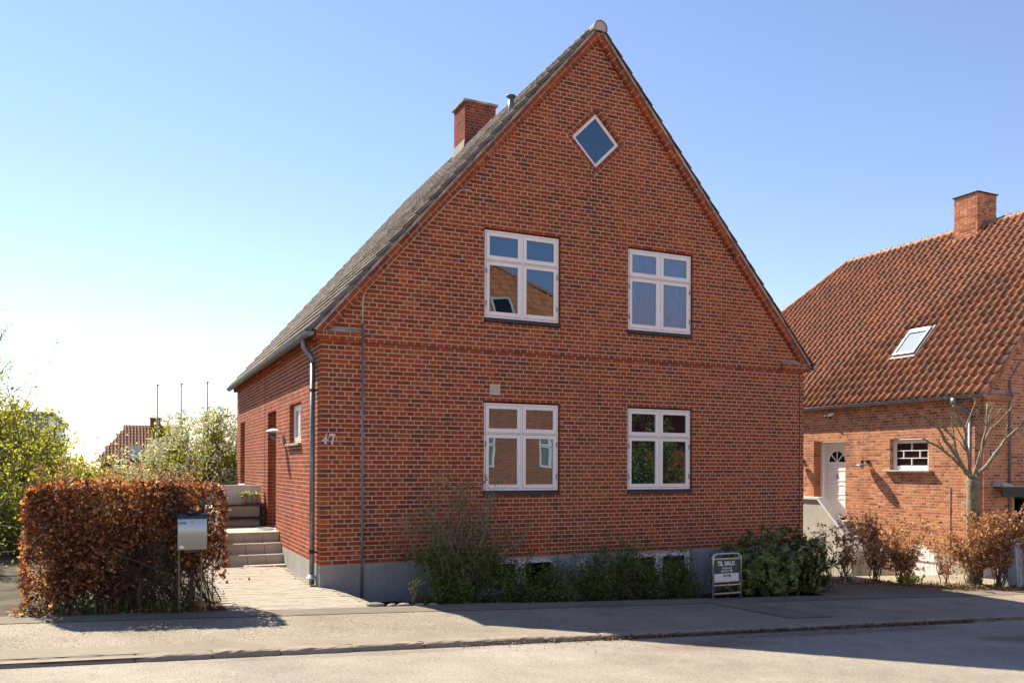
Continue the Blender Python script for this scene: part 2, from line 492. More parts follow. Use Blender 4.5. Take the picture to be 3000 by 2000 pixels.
class Wall:
    def __init__(s, O, U, N):
        s.O = Vector(O); s.U = Vector(U).normalized(); s.N = Vector(N).normalized(); s.V = Vector((0, 0, 1))
    def P(s, u, v, d=0.0):
        return s.O + s.U * u + s.V * v + s.N * d
    def mat(s, u, v, d=0.0):
        m = Matrix((s.U, s.V, s.N)).transposed().to_4x4()
        m.translation = s.P(u, v, d)
        return m

class Bricks:
    """all bricks of one house; the largest in view become parts, the rest one mesh"""
    def __init__(s, mats, core_mat):
        s.items = []; s.mats = mats; s.core = core_mat; s.n = 0
    def rect(s, w, u0, u1, v0, v1, depth=0.10, std=None):
        s.items.append((w, [(u0, v0), (u1, v0), (u1, v1), (u0, v1)], depth, std, rnd.random(), rnd.uniform(-0.0008, 0.0012)))
    def poly(s, w, poly, depth=0.10):
        if len(poly) >= 3 and area(poly) > 0.0006:
            s.items.append((w, poly, depth, None, rnd.random(), rnd.uniform(-0.0008, 0.0012)))
    def courses(s, w, W, n0, n1, parity, u_first=(0.0, 0.0), openings=(), clips=(), hole=None, zoff=0.0, first_depth=None, umax=None):
        """English cross bond. parity: course n stretcher when (n+parity)%2==0"""
        um = umax if umax is not None else W
        for n in range(n0, n1):
            stretch = (n + parity) % 2 == 0
            edges = []
            u = u_first[0] if stretch else u_first[1]
            lst = []
            if stretch:
                if u == 0.0:
                    lst.append((0.0, 1.5 * H)); u = 1.5 * H
                if ((n + parity) // 2) % 2 == 1:
                    lst.append((u, u + H)); u += H
                while u < um - 1e-6:
                    lst.append((u, min(u + 2 * H, um))); u += 2 * H
            else:
                while u < um - 1e-6:
                    lst.append((u, min(u + H, um))); u += H
            v0 = n * K + J * 0.5 + zoff; v1 = (n + 1) * K - J * 0.5 + zoff
            for i, (a, b) in enumerate(lst):
                segs = [(a, b)]
                for (o0, o1, m0, m1) in openings:
                    if m0 <= n < m1:
                        ns = []
                        for (c, d) in segs:
                            if d <= o0 or c >= o1: ns.append((c, d))
                            else:
                                if c < o0 - 0.016: ns.append((c, o0 + J * 0.5))
                                if d > o1 + 0.016: ns.append((o1 - J * 0.5, d))
                        segs = ns
                for (c, d) in segs:
                    full = abs((d - c) - (b - a)) < 1e-6
                    c2 = c + J * 0.5 + rnd.uniform(-0.001, 0.001); d2 = d - J * 0.5 + rnd.uniform(-0.001, 0.001)
                    if abs(c) < 1e-9: c2 = 0.0
                    if abs(d - W) < 1e-6: d2 = W
                    if d2 - c2 < 0.004: continue
                    dep = 0.10
                    if first_depth and i == 0 and c == 0.0:
                        dep = first_depth[0] if stretch else first_depth[1]
                    rect = [(c2, v0), (d2, v0), (d2, v1), (c2, v1)]
                    poly = rect
                    for cl in clips:
                        poly = clip_poly(poly, *cl)
                        if len(poly) < 3: break
                    if len(poly) < 3: continue
                    if hole is not None:
                        rest = poly; pieces = []
                        for (ha, hb, hc) in hole:
                            out = clip_poly(rest, -ha, -hb, -hc)
                            if len(out) >= 3 and area(out) > 1e-5: pieces.append(out)
                            rest = clip_poly(rest, ha, hb, hc)
                            if len(rest) < 3: break
                        if len(rest) >= 3 and area(rest) > 1e-5:
                            for pz in pieces: s.poly(w, pz, dep)
                            continue
                    if poly == rect:
                        std = None
                        if full and dep == 0.10:
                            if abs((b - a) - 2 * H) < 1e-6: std = 'S'
                            elif abs((b - a) - H) < 1e-6: std = 'H'
                        s.rect(w, c2, d2, v0, v1, dep, std)
                    else:
                        s.poly(w, poly, dep)
    def finish(s, parent, name='brick', nparts=300):
        def score(it):
            w, poly, dep, std, t, off = it
            c = w.P(sum(p[0] for p in poly) / len(poly), poly[0][1])
            d = c - Vector(CAM)
            return -area(poly) * abs(d.dot(w.N)) / d.length ** 3 if d.dot(w.N) < 0 else 0
        std = sorted([i for i, it in enumerate(s.items) if it[3]], key=lambda i: score(s.items[i]))[:nparts]
        sset = set(std)
        meshes = {}
        for k, L in (('S', 2 * H - J), ('H', H - J)):
            me = bpy.data.meshes.new(name)
            hh = K - J; ch = 0.0025
            a, b, c = L / 2, hh / 2, -0.10
            vs = [(-a, -b, c), (a, -b, c), (a, b, c), (-a, b, c),
                  (-a, -b, -ch), (a, -b, -ch), (a, b, -ch), (-a, b, -ch),
                  (-a + ch, -b + ch, 0), (a - ch, -b + ch, 0), (a - ch, b - ch, 0), (-a + ch, b - ch, 0)]
            fs = [(8, 9, 10, 11)]
            for i in range(4):
                j = (i + 1) % 4
                fs.append((i, j, 4 + j, 4 + i)); fs.append((4 + i, 4 + j, 8 + j, 8 + i))
            me.from_pydata(vs, [], fs); me.materials.append(s.mats[0]); me.update()
            meshes[k] = me
        for i in std:
            w, poly, dep, st, t, off = s.items[i]
            o = link(name, meshes[st], parent)
            m = w.mat((poly[0][0] + poly[1][0]) / 2, (poly[0][1] + poly[2][1]) / 2, off)
            o.matrix_basis = m @ Matrix.Rotation(rnd.uniform(-0.003, 0.003), 4, 'Z')
        mb = MB()
        for i, (w, poly, dep, st, t, off) in enumerate(s.items):
            if i in sset: continue
            n = len(poly)
            ch = 0.0022
            cu = sum(p[0] for p in poly) / n; cv = sum(p[1] for p in poly) / n
            if n == 4 and st is not None or n == 4 and len(set(p[0] for p in poly)) == 2:
                inn = [(p[0] + math.copysign(ch, cu - p[0]), p[1] + math.copysign(ch, cv - p[1])) for p in poly]
            else:
                inn = poly
            vs = [tuple(w.P(p[0], p[1], off)) for p in inn]
            vs += [tuple(w.P(p[0], p[1], off - ch)) for p in poly]
            vs += [tuple(w.P(p[0], p[1], -dep)) for p in poly]
            fs = [tuple(range(n))]
            for a in range(n):
                b = (a + 1) % n
                fs.append((a + n, b + n, b, a)); fs.append((a + 2 * n, b + 2 * n, b + n, a + n))
            if (w.U.cross(w.V)).dot(w.N) < 0:
                fs = [tuple(reversed(f)) for f in fs]
            mb.add(vs, fs, t)
        o = mb.build(name, s.mats[1], parent, kind='stuff')
        o['label'] = 'bricks of the farther courses'
        return o

def core(w, outer, holes, mat, parent, name='mortar_joints', back=-0.12, front=-0.0028):
    """wall core polygon with holes, front at `front`, sides down to `back`"""
    loops = [outer] + list(holes)
    tri = tessellate_polygon([[Vector((p[0], p[1], 0)) for p in L] for L in loops])
    flat = [p for L in loops for p in L]
    mb = MB()
    fs = []
    for t in tri:
        a = area([flat[i] for i in t])
        fs.append(tuple(t) if a > 0 else tuple(reversed(t)))
    if (w.U.cross(w.V)).dot(w.N) < 0:
        fs = [tuple(reversed(f)) for f in fs]
    mb.add([tuple(w.P(p[0], p[1], front)) for p in flat], fs)
    for L in loops:
        n = len(L)
        mb.add([tuple(w.P(p[0], p[1], front)) for p in L] + [tuple(w.P(p[0], p[1], back)) for p in L],
               [(i, (i + 1) % n, (i + 1) % n + n, i + n) for i in range(n)])
    return mb.build(name, mat, parent)

# --- pantiles
def tile_proto(w=0.21, L=0.40, th=0.013, roll=0.050):
    prof = []
    for i in range(6):
        u = i / 5 * 0.60
        prof.append((u * w, -0.012 * math.sin(math.pi * u / 0.60)))
    for i in range(1, 7):
        u = 0.60 + i / 6 * 0.44
        prof.append((u * w, roll * math.sin(math.pi * min((u - 0.60) / 0.44, 1.0))))
    n = len(prof)
    vs = []
    for y, lift in ((0.0, 0.026), (L, 0.0)):
        for (x, z) in prof: vs.append((x, y, z + lift))
    for (x, z) in prof: vs.append((x, 0.0, z + 0.026 - th))
    vs.append((prof[0][0], L, prof[0][1] - th)); vs.append((prof[-1][0], L, prof[-1][1] - th))
    fs = []
    for i in range(n - 1):
        fs.append((i, i + 1, n + i + 1, n + i))
        fs.append((2 * n + i, 2 * n + i + 1, i + 1, i))
    fs.append((0, n, 3 * n, 2 * n)); fs.append((n - 1, 3 * n - 1, 3 * n + 1, 2 * n - 1))
    tr = []
    for i in range(n - 1):
        tr += [1.0 if i < 5 else 0.0, 0.5]
    tr += [0.5, 0.5]
    return vs, fs, tr

def lay_tiles(parent, origin, udir, sdir, ndir, ncol, nrow, cw, ex, keep, mats, nparts, visible=True, scale_h=1.0):
    vs, fs, tr = tile_proto(cw, ex + 0.075)
    base = np.array(vs)
    U = np.array(udir, float); Sd = np.array(sdir, float); Nd = np.array(ndir, float); O = np.array(origin, float)
    U /= np.linalg.norm(U); Sd /= np.linalg.norm(Sd); Nd /= np.linalg.norm(Nd)
    flip = np.dot(np.cross(U, Sd), Nd) < 0
    items = []
    for r in range(nrow):
        for c in range(ncol):
            if not keep(c, r): continue
            p = O + U * (c * cw + rnd.uniform(-0.003, 0.003)) + Sd * (r * ex + rnd.uniform(-0.006, 0.006)) + Nd * rnd.uniform(0, 0.004)
            items.append((p, rnd.random(), rnd.uniform(-0.012, 0.012)))
    cp = np.array(CAM)
    order = sorted(range(len(items)), key=lambda i: np.linalg.norm(items[i][0] - cp) ** 3 / max(1e-3, -np.dot(items[i][0] - cp, Nd)))
    chosen = set(order[:nparts]) if nparts else set()
    R = np.stack([U, Sd, Nd], axis=1)
    if nparts:
        me = bpy.data.meshes.new('roof_tile')
        me.from_pydata(vs, [], [tuple(reversed(f)) for f in fs] if flip else fs)
        me.materials.append(mats[0])
        me.polygons.foreach_set('use_smooth', np.array([len(f) == 4 and i % 2 == 0 and i < 22 for i, f in enumerate(fs)]))
        at = me.attributes.new('trough', 'FLOAT', 'FACE'); at.data.foreach_set('value', np.array(tr, dtype=np.float32))
        me.update()
        for i in chosen:
            p, t, tw = items[i]
            o = link('roof_tile', me, parent)
            m = Matrix([list(R[0]) + [p[0]], list(R[1]) + [p[1]], list(R[2]) + [p[2]], [0, 0, 0, 1]])
            o.matrix_basis = m @ Matrix.Rotation(tw, 4, 'Z')
    rest = [items[i] for i in range(len(items)) if i not in chosen]
    if rest:
        nv = len(base)
        V = np.zeros((len(rest) * nv, 3)); F = []; T = []
        F0 = [tuple(reversed(f)) for f in fs] if flip else fs
        for k, (p, t, tw) in enumerate(rest):
            c, s_ = math.cos(tw), math.sin(tw)
            b2 = base @ np.array([[c, s_, 0], [-s_, c, 0], [0, 0, 1]])
            V[k * nv:(k + 1) * nv] = b2 @ R.T + p
            F.extend([tuple(x + k * nv for x in f) for f in F0]); T.extend([t] * len(F0))
        mb = MB(); mb.v = [tuple(v) for v in V]; mb.f = F; mb.t = T; mb.mi = [0] * len(F)
        o = mb.build('roof_tile', mats[1], parent, smooth=False, kind='stuff')
        at = o.data.attributes.new('trough', 'FLOAT', 'FACE'); at.data.foreach_set('value', np.array(tr * len(rest), dtype=np.float32))
        if nparts: o['label'] = 'roof tiles of the farther rows'
    return

# --- plants
def leaf_mesh(name, pts, size, mat, parent, var=0.4, up=0.3, aspect=0.55, kind='stuff', tints=None, out=None):
    n = len(pts)
    P = np.asarray(pts, float)
    d = nr.normal(size=(n, 3)); d /= np.linalg.norm(d, axis=1)[:, None]
    if out is not None:
        d = d * 0.7 + out; d /= np.linalg.norm(d, axis=1)[:, None]
    nn = nr.normal(size=(n, 3)); nn[:, 2] += up * 3
    s = np.cross(d, nn); s /= (np.linalg.norm(s, axis=1)[:, None] + 1e-9)
    w = np.cross(s, d)
    L = size * (1 + nr.uniform(-var, var, n))[:, None]
    a = P; tip = P + d * L
    mid = P + d * L * 0.45
    l = mid + s * L * aspect * 0.5 + w * L * 0.10
    r = mid - s * L * aspect * 0.5 + w * L * 0.10
    V = np.stack([a, l, tip, r], axis=1).reshape(-1, 3)
    idx = np.arange(n)[:, None] * 4
    F = np.concatenate([idx + np.array([0, 2, 1]), idx + np.array([0, 3, 2])], axis=1).reshape(-1, 3)
    me = bpy.data.meshes.new(name)
    me.vertices.add(len(V)); me.vertices.foreach_set('co', V.astype(np.float32).ravel())
    me.loops.add(F.size); me.loops.foreach_set('vertex_index', F.astype(np.int32).ravel())
    me.polygons.add(len(F))
    me.polygons.foreach_set('loop_start', np.arange(0, F.size, 3, dtype=np.int32))
    me.polygons.foreach_set('loop_total', np.full(len(F), 3, dtype=np.int32))
    t = nr.random(n) if tints is None else np.asarray(tints)
    at = me.attributes.new('tint', 'FLOAT', 'FACE')
    at.data.foreach_set('value', np.repeat(t, 2).astype(np.float32))
    me.materials.append(mat)
    me.update(calc_edges=True)
    o = link(name, me, parent)
    if kind: o['kind'] = kind
    return o

def vrand(s):
    return Vector((rnd.gauss(0, s), rnd.gauss(0, s), rnd.gauss(0, s)))

def stem_line(a, b, segs, wob, sag=0.0):
    a = Vector(a); b = Vector(b)
    L = (b - a).length
    pts = [a]
    for i in range(1, segs + 1):
        t = i / segs
        p = a.lerp(b, t) + vrand(wob * L) * (0.3 if i == segs else 1.0)
        p.z += sag * L * math.sin(math.pi * t)
        pts.append(p)
    return pts

def shrub(parent, bases, target, nstem, nside, side_len, leaf_per, leaf_size, leaf_mat_, twig_m, r0=0.012, wob=0.04,
          leaf_start=0.3, up=0.25, spread=0.03, bark_name='stem', leaf_name='foliage', sides=4, extra=None, leafvar=0.4, inside=None, aspect=0.55, upward=0.35, leaf_prob=None):
    mb = MB(); pts = []
    for i in range(nstem):
        b = Vector(bases(i)); t = Vector(target(i))
        line = stem_line(b, t, 6, wob)
        rr = r0 * rnd.uniform(0.6, 1.2)
        mb.tube(line, [rr * (1 - 0.8 * k / 6) for k in range(7)], sides, cap=False)
        for k in range(nside):
            f = rnd.uniform(leaf_start, 1.0)
            x = f * 6; i0 = min(5, int(x)); p = line[i0].lerp(line[i0 + 1], x - i0)
            d = (t - b).normalized() * upward + vrand(0.6)
            d.normalize()
            L = side_len * rnd.uniform(0.4, 1.3)
            e = p + d * L
            if inside is not None and not inside(e): e = p + d * L * 0.4
            ln = stem_line(p, e, 3, 0.06)
            mb.tube(ln, [rr * 0.35, rr * 0.28, rr * 0.2, rr * 0.1], 3, cap=False)
            m = leaf_per if leaf_prob is None else (int(leaf_per * leaf_prob(e)))
            for _ in range(m):
                g = rnd.uniform(0.15, 1.0) * 3; j = min(2, int(g))
                q_ = ln[j].lerp(ln[j + 1], g - j) + vrand(spread)
                if inside is None or inside(q_): pts.append(q_)
    st = mb.build(bark_name, twig_m, parent)
    lf = leaf_mesh(leaf_name, [tuple(p) for p in pts], leaf_size, leaf_mat_, parent, up=up, var=leafvar, aspect=aspect)
    return st, lf, pts

def g(x, y=0.0):
    return -0.315 - 0.0415 * max(-14.0, min(26.0, x))

def strip(name, xs, y0, y1, off, mat, kind='structure', parent=None, ny=1, hump=None, wav0=None, wav1=None):
    """ground sheet following the slope of the street"""
    mb = MB(); xs = list(xs); vs = []; fs = []
    ys = [y0 + (y1 - y0) * j / ny for j in range(ny + 1)]
    for i, x in enumerate(xs):
        for j, y in enumerate(ys):
            yy = y
            if j == 0 and wav0: yy += wav0(x)
            if j == ny and wav1: yy += wav1(x)
            z = g(x) + off + (hump(x, yy) if hump else 0)
            vs.append((x, yy, z))
    n = ny + 1
    for i in range(len(xs) - 1):
        for j in range(ny):
            fs.append((i * n + j, (i + 1) * n + j, (i + 1) * n + j + 1, i * n + j + 1))
    mb.add(vs, fs)
    o = mb.build(name, mat, parent)
    if kind and parent is None: o['kind'] = kind
    return o

def w1(a, f, p):
    return lambda x: a * (math.sin(x * f + p) + 0.6 * math.sin(x * f * 2.7 + p * 2) + 0.4 * math.sin(x * f * 6.1 + p))

# ================================================================== ground
XS = [-60, -14, -9, -6] + [x * 0.25 for x in range(-20, 57)] + [16, 20, 26, 60]
o = MB()
o.add([(-400, -400, -3.2), (500, -400, -3.2), (500, 600, -3.2), (-400, 600, -3.2)], [(0, 1, 2, 3)])
o = o.build('ground', M['garden_soil']); tag(o, 'brown earth far beyond the gardens', None, kind='structure')
road = strip('road', XS, -12.4, -4.19, -0.047, M['road'], ny=6)
road['label'] = 'pale worn asphalt road in the foreground'
o = strip('opposite_pavement', [-60, -14, 0, 14, 26, 60], -14.6, -12.4, 0.0, M['walk_coarse'])
o['label'] = 'asphalt pavement across the street'
o = strip('opposite_yard', [-60, -14, 0, 14, 26, 60], -60, -14.6, -0.02, M['garden_soil'])
o['label'] = 'yard ground across the street'
pav = strip('pavement', XS, -4.10, -3.72, 0.002, M['walk_smooth'], wav1=w1(0.018, 1.9, 0.3))
pav['label'] = 'asphalt pavement in three strips between kerb and garden'
strip('coarse_strip', XS, -3.735, -2.29, -0.002, M['walk_coarse'], kind=None, parent=pav, ny=3, wav0=w1(0.012, 1.9, 0.3))
strip('edge_strip', XS, -2.34, -1.90, 0.004, M['walk_dark'], kind=None, parent=pav, ny=2, wav0=w1(0.008, 2.3, 1.0), wav1=w1(0.012, 3.1, 2.0),
      hump=lambda x, y: 0.015 * math.exp(-((x - 1.6) / 0.8) ** 2) * (1 if y > -2.2 else 0))
# darker patched rectangle crossing the coarse strip
mb = MB()
pp = [(5.15, -2.36), (5.86, -2.36), (6.2, -3.70), (5.40, -3.70)]
mb.add([(x, y, g(x) + 0.006) for x, y in pp], [(0, 3, 2, 1)])
mb.build('asphalt_patch', M['patch'], pav)
mb = MB()
pp = [(8.1, -2.9), (8.9, -2.9), (9.1, -3.2), (8.2, -3.2)]
mb.add([(x, y, g(x) + 0.006) for x, y in pp], [(0, 3, 2, 1)])

# kerb stones
kerb = empty('kerb', (0, -4.2, g(0)))
kerb['kind'] = 'structure'; kerb['label'] = 'row of rough granite kerb stones along the road'
joints = [-6.4, -5.4, -4.6, -3.6, -2.486, -1.85, -1.252, -0.565, 0.155, 0.878, 1.503, 2.21]
while joints[-1] < 13: joints.append(joints[-1] + rnd.uniform(0.62, 1.0))
for i in range(len(joints) - 1):
    x0, x1 = joints[i] + 0.004, joints[i + 1] - 0.004
    bm = bmesh.new()
    nx = 10
    prof = [(-4.222, -0.17), (-4.226, -0.035), (-4.214, -0.004), (-4.195, 0.006), (-4.14, 0.009), (-4.085, 0.007), (-4.078, -0.05)]
    low = 0.0
    rows = []
    yo = rnd.uniform(-0.008, 0.008); zo = rnd.uniform(-0.004, 0.003)
    for a in range(nx + 1):
        x = x0 + (x1 - x0) * a / nx
        e = 1.0 if 0 < a < nx else 0.0
        down = 0.0
        if x > 7.2: down = -min(0.020, (x - 7.2) * 0.05)
        if x < -2.2: down = -min(0.024, (-2.2 - x) * 0.05)
        rows.append([bm.verts.new((x, y + yo + rnd.uniform(-0.006, 0.006) - (0 if e else -0.012) * (1 if j < 4 else 0),
                                   g(x) + z + zo + (down if j < 5 else 0) + rnd.uniform(-0.005, 0.005) - (0 if e or j in (0, 6) else 0.006))) for j, (y, z) in enumerate(prof)])
    for a in range(nx):
        for j in range(len(prof) - 1):
            bm.faces.new((rows[a][j], rows[a + 1][j], rows[a + 1][j + 1], rows[a][j + 1]))
    bm.faces.new(rows[0]); bm.faces.new(list(reversed(rows[-1])))
    me = bpy.data.meshes.new('kerb_stone'); bm.to_mesh(me); bm.free(); me.materials.append(M['kerb'])
    link('kerb_stone', me, kerb)

o = strip('kerb_bed', XS, -4.215, -4.075, -0.010, M['kerb'], kind=None, parent=kerb)
o.matrix_parent_inverse = Matrix.Translation(-kerb.location)

# bed in front of the house, a little below the pavement
bed = strip('flower_bed', [0.2 + 0.2 * i for i in range(48)], -1.90, 0.02, -0.24, M['soil'], ny=8,
            hump=lambda x, y: 0.02 * math.sin(x * 7 + y * 5) + (0.20 if x > 8.2 else max(0, x - 6.6) / 1.6 * 0.20) + (-0.06 if x < 0.5 else 0))
bed['label'] = 'dark soil bed between house front and pavement'
mb = MB()
for i in range(0, 60):
    x0 = 0.26 + i * 0.12
    mb.add([(x0, -1.885, g(x0) - 0.5), (x0 + 0.12, -1.885, g(x0 + 0.12) - 0.5), (x0 + 0.12, -1.885, g(x0 + .12) + 0.004), (x0, -1.885, g(x0) + 0.004)], [(0, 1, 2, 3)])
mb.build('bed_edge', M['walk_dark'], pav)
o = strip('driveway', [7.9 + 0.35 * i for i in range(18)], -1.9, -0.1, -0.004, M['drive'], ny=5)
o['label'] = 'dark brown paved driveway between the two houses'
o = strip('sandy_ground', [9.0 + 0.4 * i for i in range(40)], -0.25, 0.45, 0.006, M['sand'], ny=2, wav0=lambda x: -max(0, x - 9.4) * 0.42 + 0.05 * math.sin(x * 5))
o['label'] = 'sandy strip of ground under the right hedge'
o = strip('neighbour_yard', [9.2 + 0.5 * i for i in range(12)], 0.3, 14, -0.42, M['sand'], ny=4)
o['label'] = 'sunken yard beside the neighbouring house'
o = strip('garden_ground', [-60, -14, -9, -6, -4, -3, -2, -1.45], -1.90, 60, -0.005, M['garden_soil'], ny=8)
o['label'] = 'rough garden ground behind the left hedge'
o = strip('back_garden_ground', [-1.45, 0, 4, 9.2, 26], 5.4, 60, -0.008, M['garden_soil'], ny=4)
o['label'] = 'garden ground behind the house'

# paved path beside the house
path = strip('path', [-1.5 + 0.25 * i for i in range(8)], -1.92, 5.4, -0.007, M['paver'], ny=4)
path['label'] = 'path of small sand-coloured pavers leading to the front steps'
pm = bpy.data.meshes.new('paver')
b_ = MB(); b_.box(-0.1035, 0.1035, -0.0505, 0.0505, -0.03, 0.0)
pm.from_pydata(b_.v, [], b_.f); pm.materials.append(M['paver'])
mbp = MB(); cnt = 0
y = -1.86; row = 0
tilt = Matrix.Rotation(math.atan(0.0415), 4, 'Y')
while y < 2.78:
    x = -1.48 + (0.105 if row % 2 else 0)
    right = 0.0 if y > 0.03 else 0.02 + 0.30 * min(1.0, (0.05 - y) / 1.7)
    while x + 0.2 < right + 0.1:
        cx = x + 0.105
        m = Matrix.Translation((cx, y + rnd.uniform(-.002, .002), g(cx) + rnd.uniform(-0.001, 0.003))) @ tilt @ Matrix.Rotation(rnd.uniform(-.01, .01), 4, 'Z')
        if cx + 0.10 > (right if y > 0.03 else 99):
            x += 0.21; continue
        if cnt < 300 and (y < 2.2):
            o = link('paver', pm, path); o.matrix_basis = m; cnt += 1
        else:
            mbp.box(-0.103, 0.103, -0.049, 0.049, -0.03, 0.0, tint=rnd.random(), M4=m)
        x += 0.21
    y += 0.104; row += 1
if mbp.v:
    o = mbp.build('paver', M['paver_mass'], path, kind='stuff'); o['label'] = 'remaining pavers near the steps'
# edging stones of the path and loose stones on the pavement edge
E0 = [(0.03, 0.03), (0.12, -0.45), (0.21, -0.95), (0.27, -1.35), (0.28, -1.72)]
edg = [(E0[i], E0[i + 1]) for i in range(4)]
for (a, b) in edg:
    mb = MB()
    d = Vector((b[0] - a[0], b[1] - a[1], 0)); L = d.length; ang = math.atan2(d.y, d.x)
    m = Matrix.Translation((a[0], a[1], g(a[0]) - 0.006)) @ Matrix.Rotation(ang, 4, 'Z')
    mb.box(0.006, L - 0.008, -0.035, 0.05, -0.3, 0.012, M4=m)
    o = mb.build('edging_stone', M['kerb'], path); bevel(o, 0.012)
labs = ['flat rough stone at the corner of path and pavement', 'small loose stone just right of the flat corner stone',
        'third rough stone lying along the bed edge', 'small stone at the bed edge below the thin seedling', 'last low stone of the row along the bed edge']
for i, (x, y, sx, sy, sz) in enumerate([(0.32, -1.80, 0.12, 0.07, 0.035), (0.52, -1.86, 0.06, 0.045, 0.025), (0.68, -1.85, 0.09, 0.05, 0.028), (0.88, -1.87, 0.07, 0.05, 0.024), (1.06, -1.87, 0.07, 0.045, 0.020)]):
    bm = bmesh.new(); bmesh.ops.create_icosphere(bm, subdivisions=2, radius=1)
    for v in bm.verts:
        v.co = Vector((v.co.x * sx, v.co.y * sy, v.co.z * sz)) * (1 + rnd.uniform(-0.13, 0.13))
    me = bpy.data.meshes.new('stone'); bm.to_mesh(me); bm.free(); me.materials.append(M['kerb'])
    o = link('stone', me); o.location = (x, y, g(x) + 0.012)
    tag(o, labs[i], 'stone', 'loose stones on the bed edge')

# ================================================================== helper for wall mounted boxes
def wb(mb, w, u0, u1, v0, v1, d0, d1, tint=0.5, mi=0):
    vs = [tuple(w.P(u, v, d)) for d in (d0, d1) for v in (v0, v1) for u in (u0, u1)]
    mb.add(vs, [(0, 2, 3, 1), (4, 5, 7, 6), (0, 1, 5, 4), (2, 6, 7, 3), (0, 4, 6, 2), (1, 3, 7, 5)], tint, mi)

def wbox(name, mat, parent, w, u0, u1, v0, v1, d0, d1, bev=0.0):
    mb = MB(); wb(mb, w, u0, u1, v0, v1, d0, d1)
    o = mb.build(name, mat, parent)
    if bev: bevel(o, bev)
    return o

def ring(mb, w, u0, u1, v0, v1, t, d0, d1, tb=None):
    tb = tb or t
    wb(mb, w, u0, u0 + t, v0, v1, d0, d1); wb(mb, w, u1 - t, u1, v0, v1, d0, d1)
    wb(mb, w, u0 + t, u1 - t, v1 - t, v1, d0, d1); wb(mb, w, u0 + t, u1 - t, v0, v0 + tb, d0, d1)

def casement(parent, w, u0, u1, v0, v1, d, glass, trans=0.345, sill=True, hinges=True, cols=2, nsill=7):
    """white timber window: frame > sash, pane, hinge, bar; slate sill tiles under it"""
    fr = MB()
    ft = 0.032; mul = 0.034
    ring(fr, w, u0, u1, v0, v1, ft, d - 0.07, d)
    um = (u0 + u1) / 2
    if cols == 2: wb(fr, w, um - mul / 2, um + mul / 2, v0 + ft, v1 - ft, d - 0.07, d - 0.001)
    vt = v1 - (v1 - v0) * trans if trans else None
    if trans:
        wb(fr, w, u0 + ft, u1 - ft, vt - 0.016, vt + 0.010, d - 0.07, d + 0.004)
        wb(fr, w, u0 + 0.002, u1 - 0.002, vt - 0.006, vt + 0.004, d + 0.004, d + 0.022)
    f = fr.build('window', M['paint'], parent); bevel(f, 0.003, 1)
    rows_ = [(v0 + ft, vt - 0.016, 0.062), (vt + 0.010, v1 - ft, 0.055)] if trans else [(v0 + ft, v1 - ft, 0.06)]
    us = [(u0 + ft, um - mul / 2), (um + mul / 2, u1 - ft)] if cols == 2 else [(u0 + ft, u1 - ft)]
    for ri, (a, b, st) in enumerate(rows_):
        for ci, (c, e) in enumerate(us):
            gap = 0.004
            sm = MB(); ring(sm, w, c + gap, e - gap, a + gap, b - gap, 0.056, d - 0.05, d + 0.006)
            so_ = sm.build('sash', M['paint'], f); bevel(so_, 0.004, 1)
            bead = MB(); wb(bead, w, c + 0.052, e - 0.052, a + 0.052, a + 0.066, d - 0.02, d + 0.012)
            bead.build('glazing_bead', M['paint'], f)
            pm_ = MB(); wb(pm_, w, c + 0.055, e - 0.055, a + 0.055, b - 0.055, d - 0.030, d - 0.018)
            pm_.build('pane', glass if not isinstance(glass, (list, tuple)) else glass[ri * len(us) + ci], f)
            gb = MB(); ring(gb, w, c - 0.001, e + 0.001, a - 0.001, b + 0.001, 0.006, d - 0.04, d - 0.012)
            gb.build('shadow_gap', M['black'], f)
            if hinges and ri == 0:
                for hv in (a + (b - a) * 0.22, b - (b - a) * 0.12 - 0.05):
                    hu = c + 0.002 if ci == 0 else e - 0.002
                    hm = MB(); wb(hm, w, hu - 0.008, hu + 0.008, hv - 0.04, hv + 0.04, d + 0.004, d + 0.016)
                    hm.build('hinge', M['zinc'], f)
    if sill:
        L = (u1 - u0 + 0.012) / nsill
        for i in range(nsill):
            a = u0 - 0.006 + i * L
            vs = []
            sk = 0.02
            for (dd, vv) in ((d - 0.02, v0 - 0.006), (0.028, v0 - 0.040), (0.028, v0 - 0.066), (d - 0.02, v0 - 0.062)):
                off = 0
                for uu in (a + 0.003, a + L - 0.003):
                    uo = uu + (0.03 if dd > 0 and 0 < i + (1 if uu > a + L / 2 else 0) < nsill else 0)
                    vs.append(tuple(w.P(uo, vv, dd)))
            mb = MB(); mb.add(vs, [(0, 1, 3, 2), (2, 3, 5, 4), (4, 5, 7, 6), (6, 7, 1, 0), (0, 2, 4, 6), (1, 7, 5, 3)])
            mb.build('sill_tile', M['slate'], f)
    return f

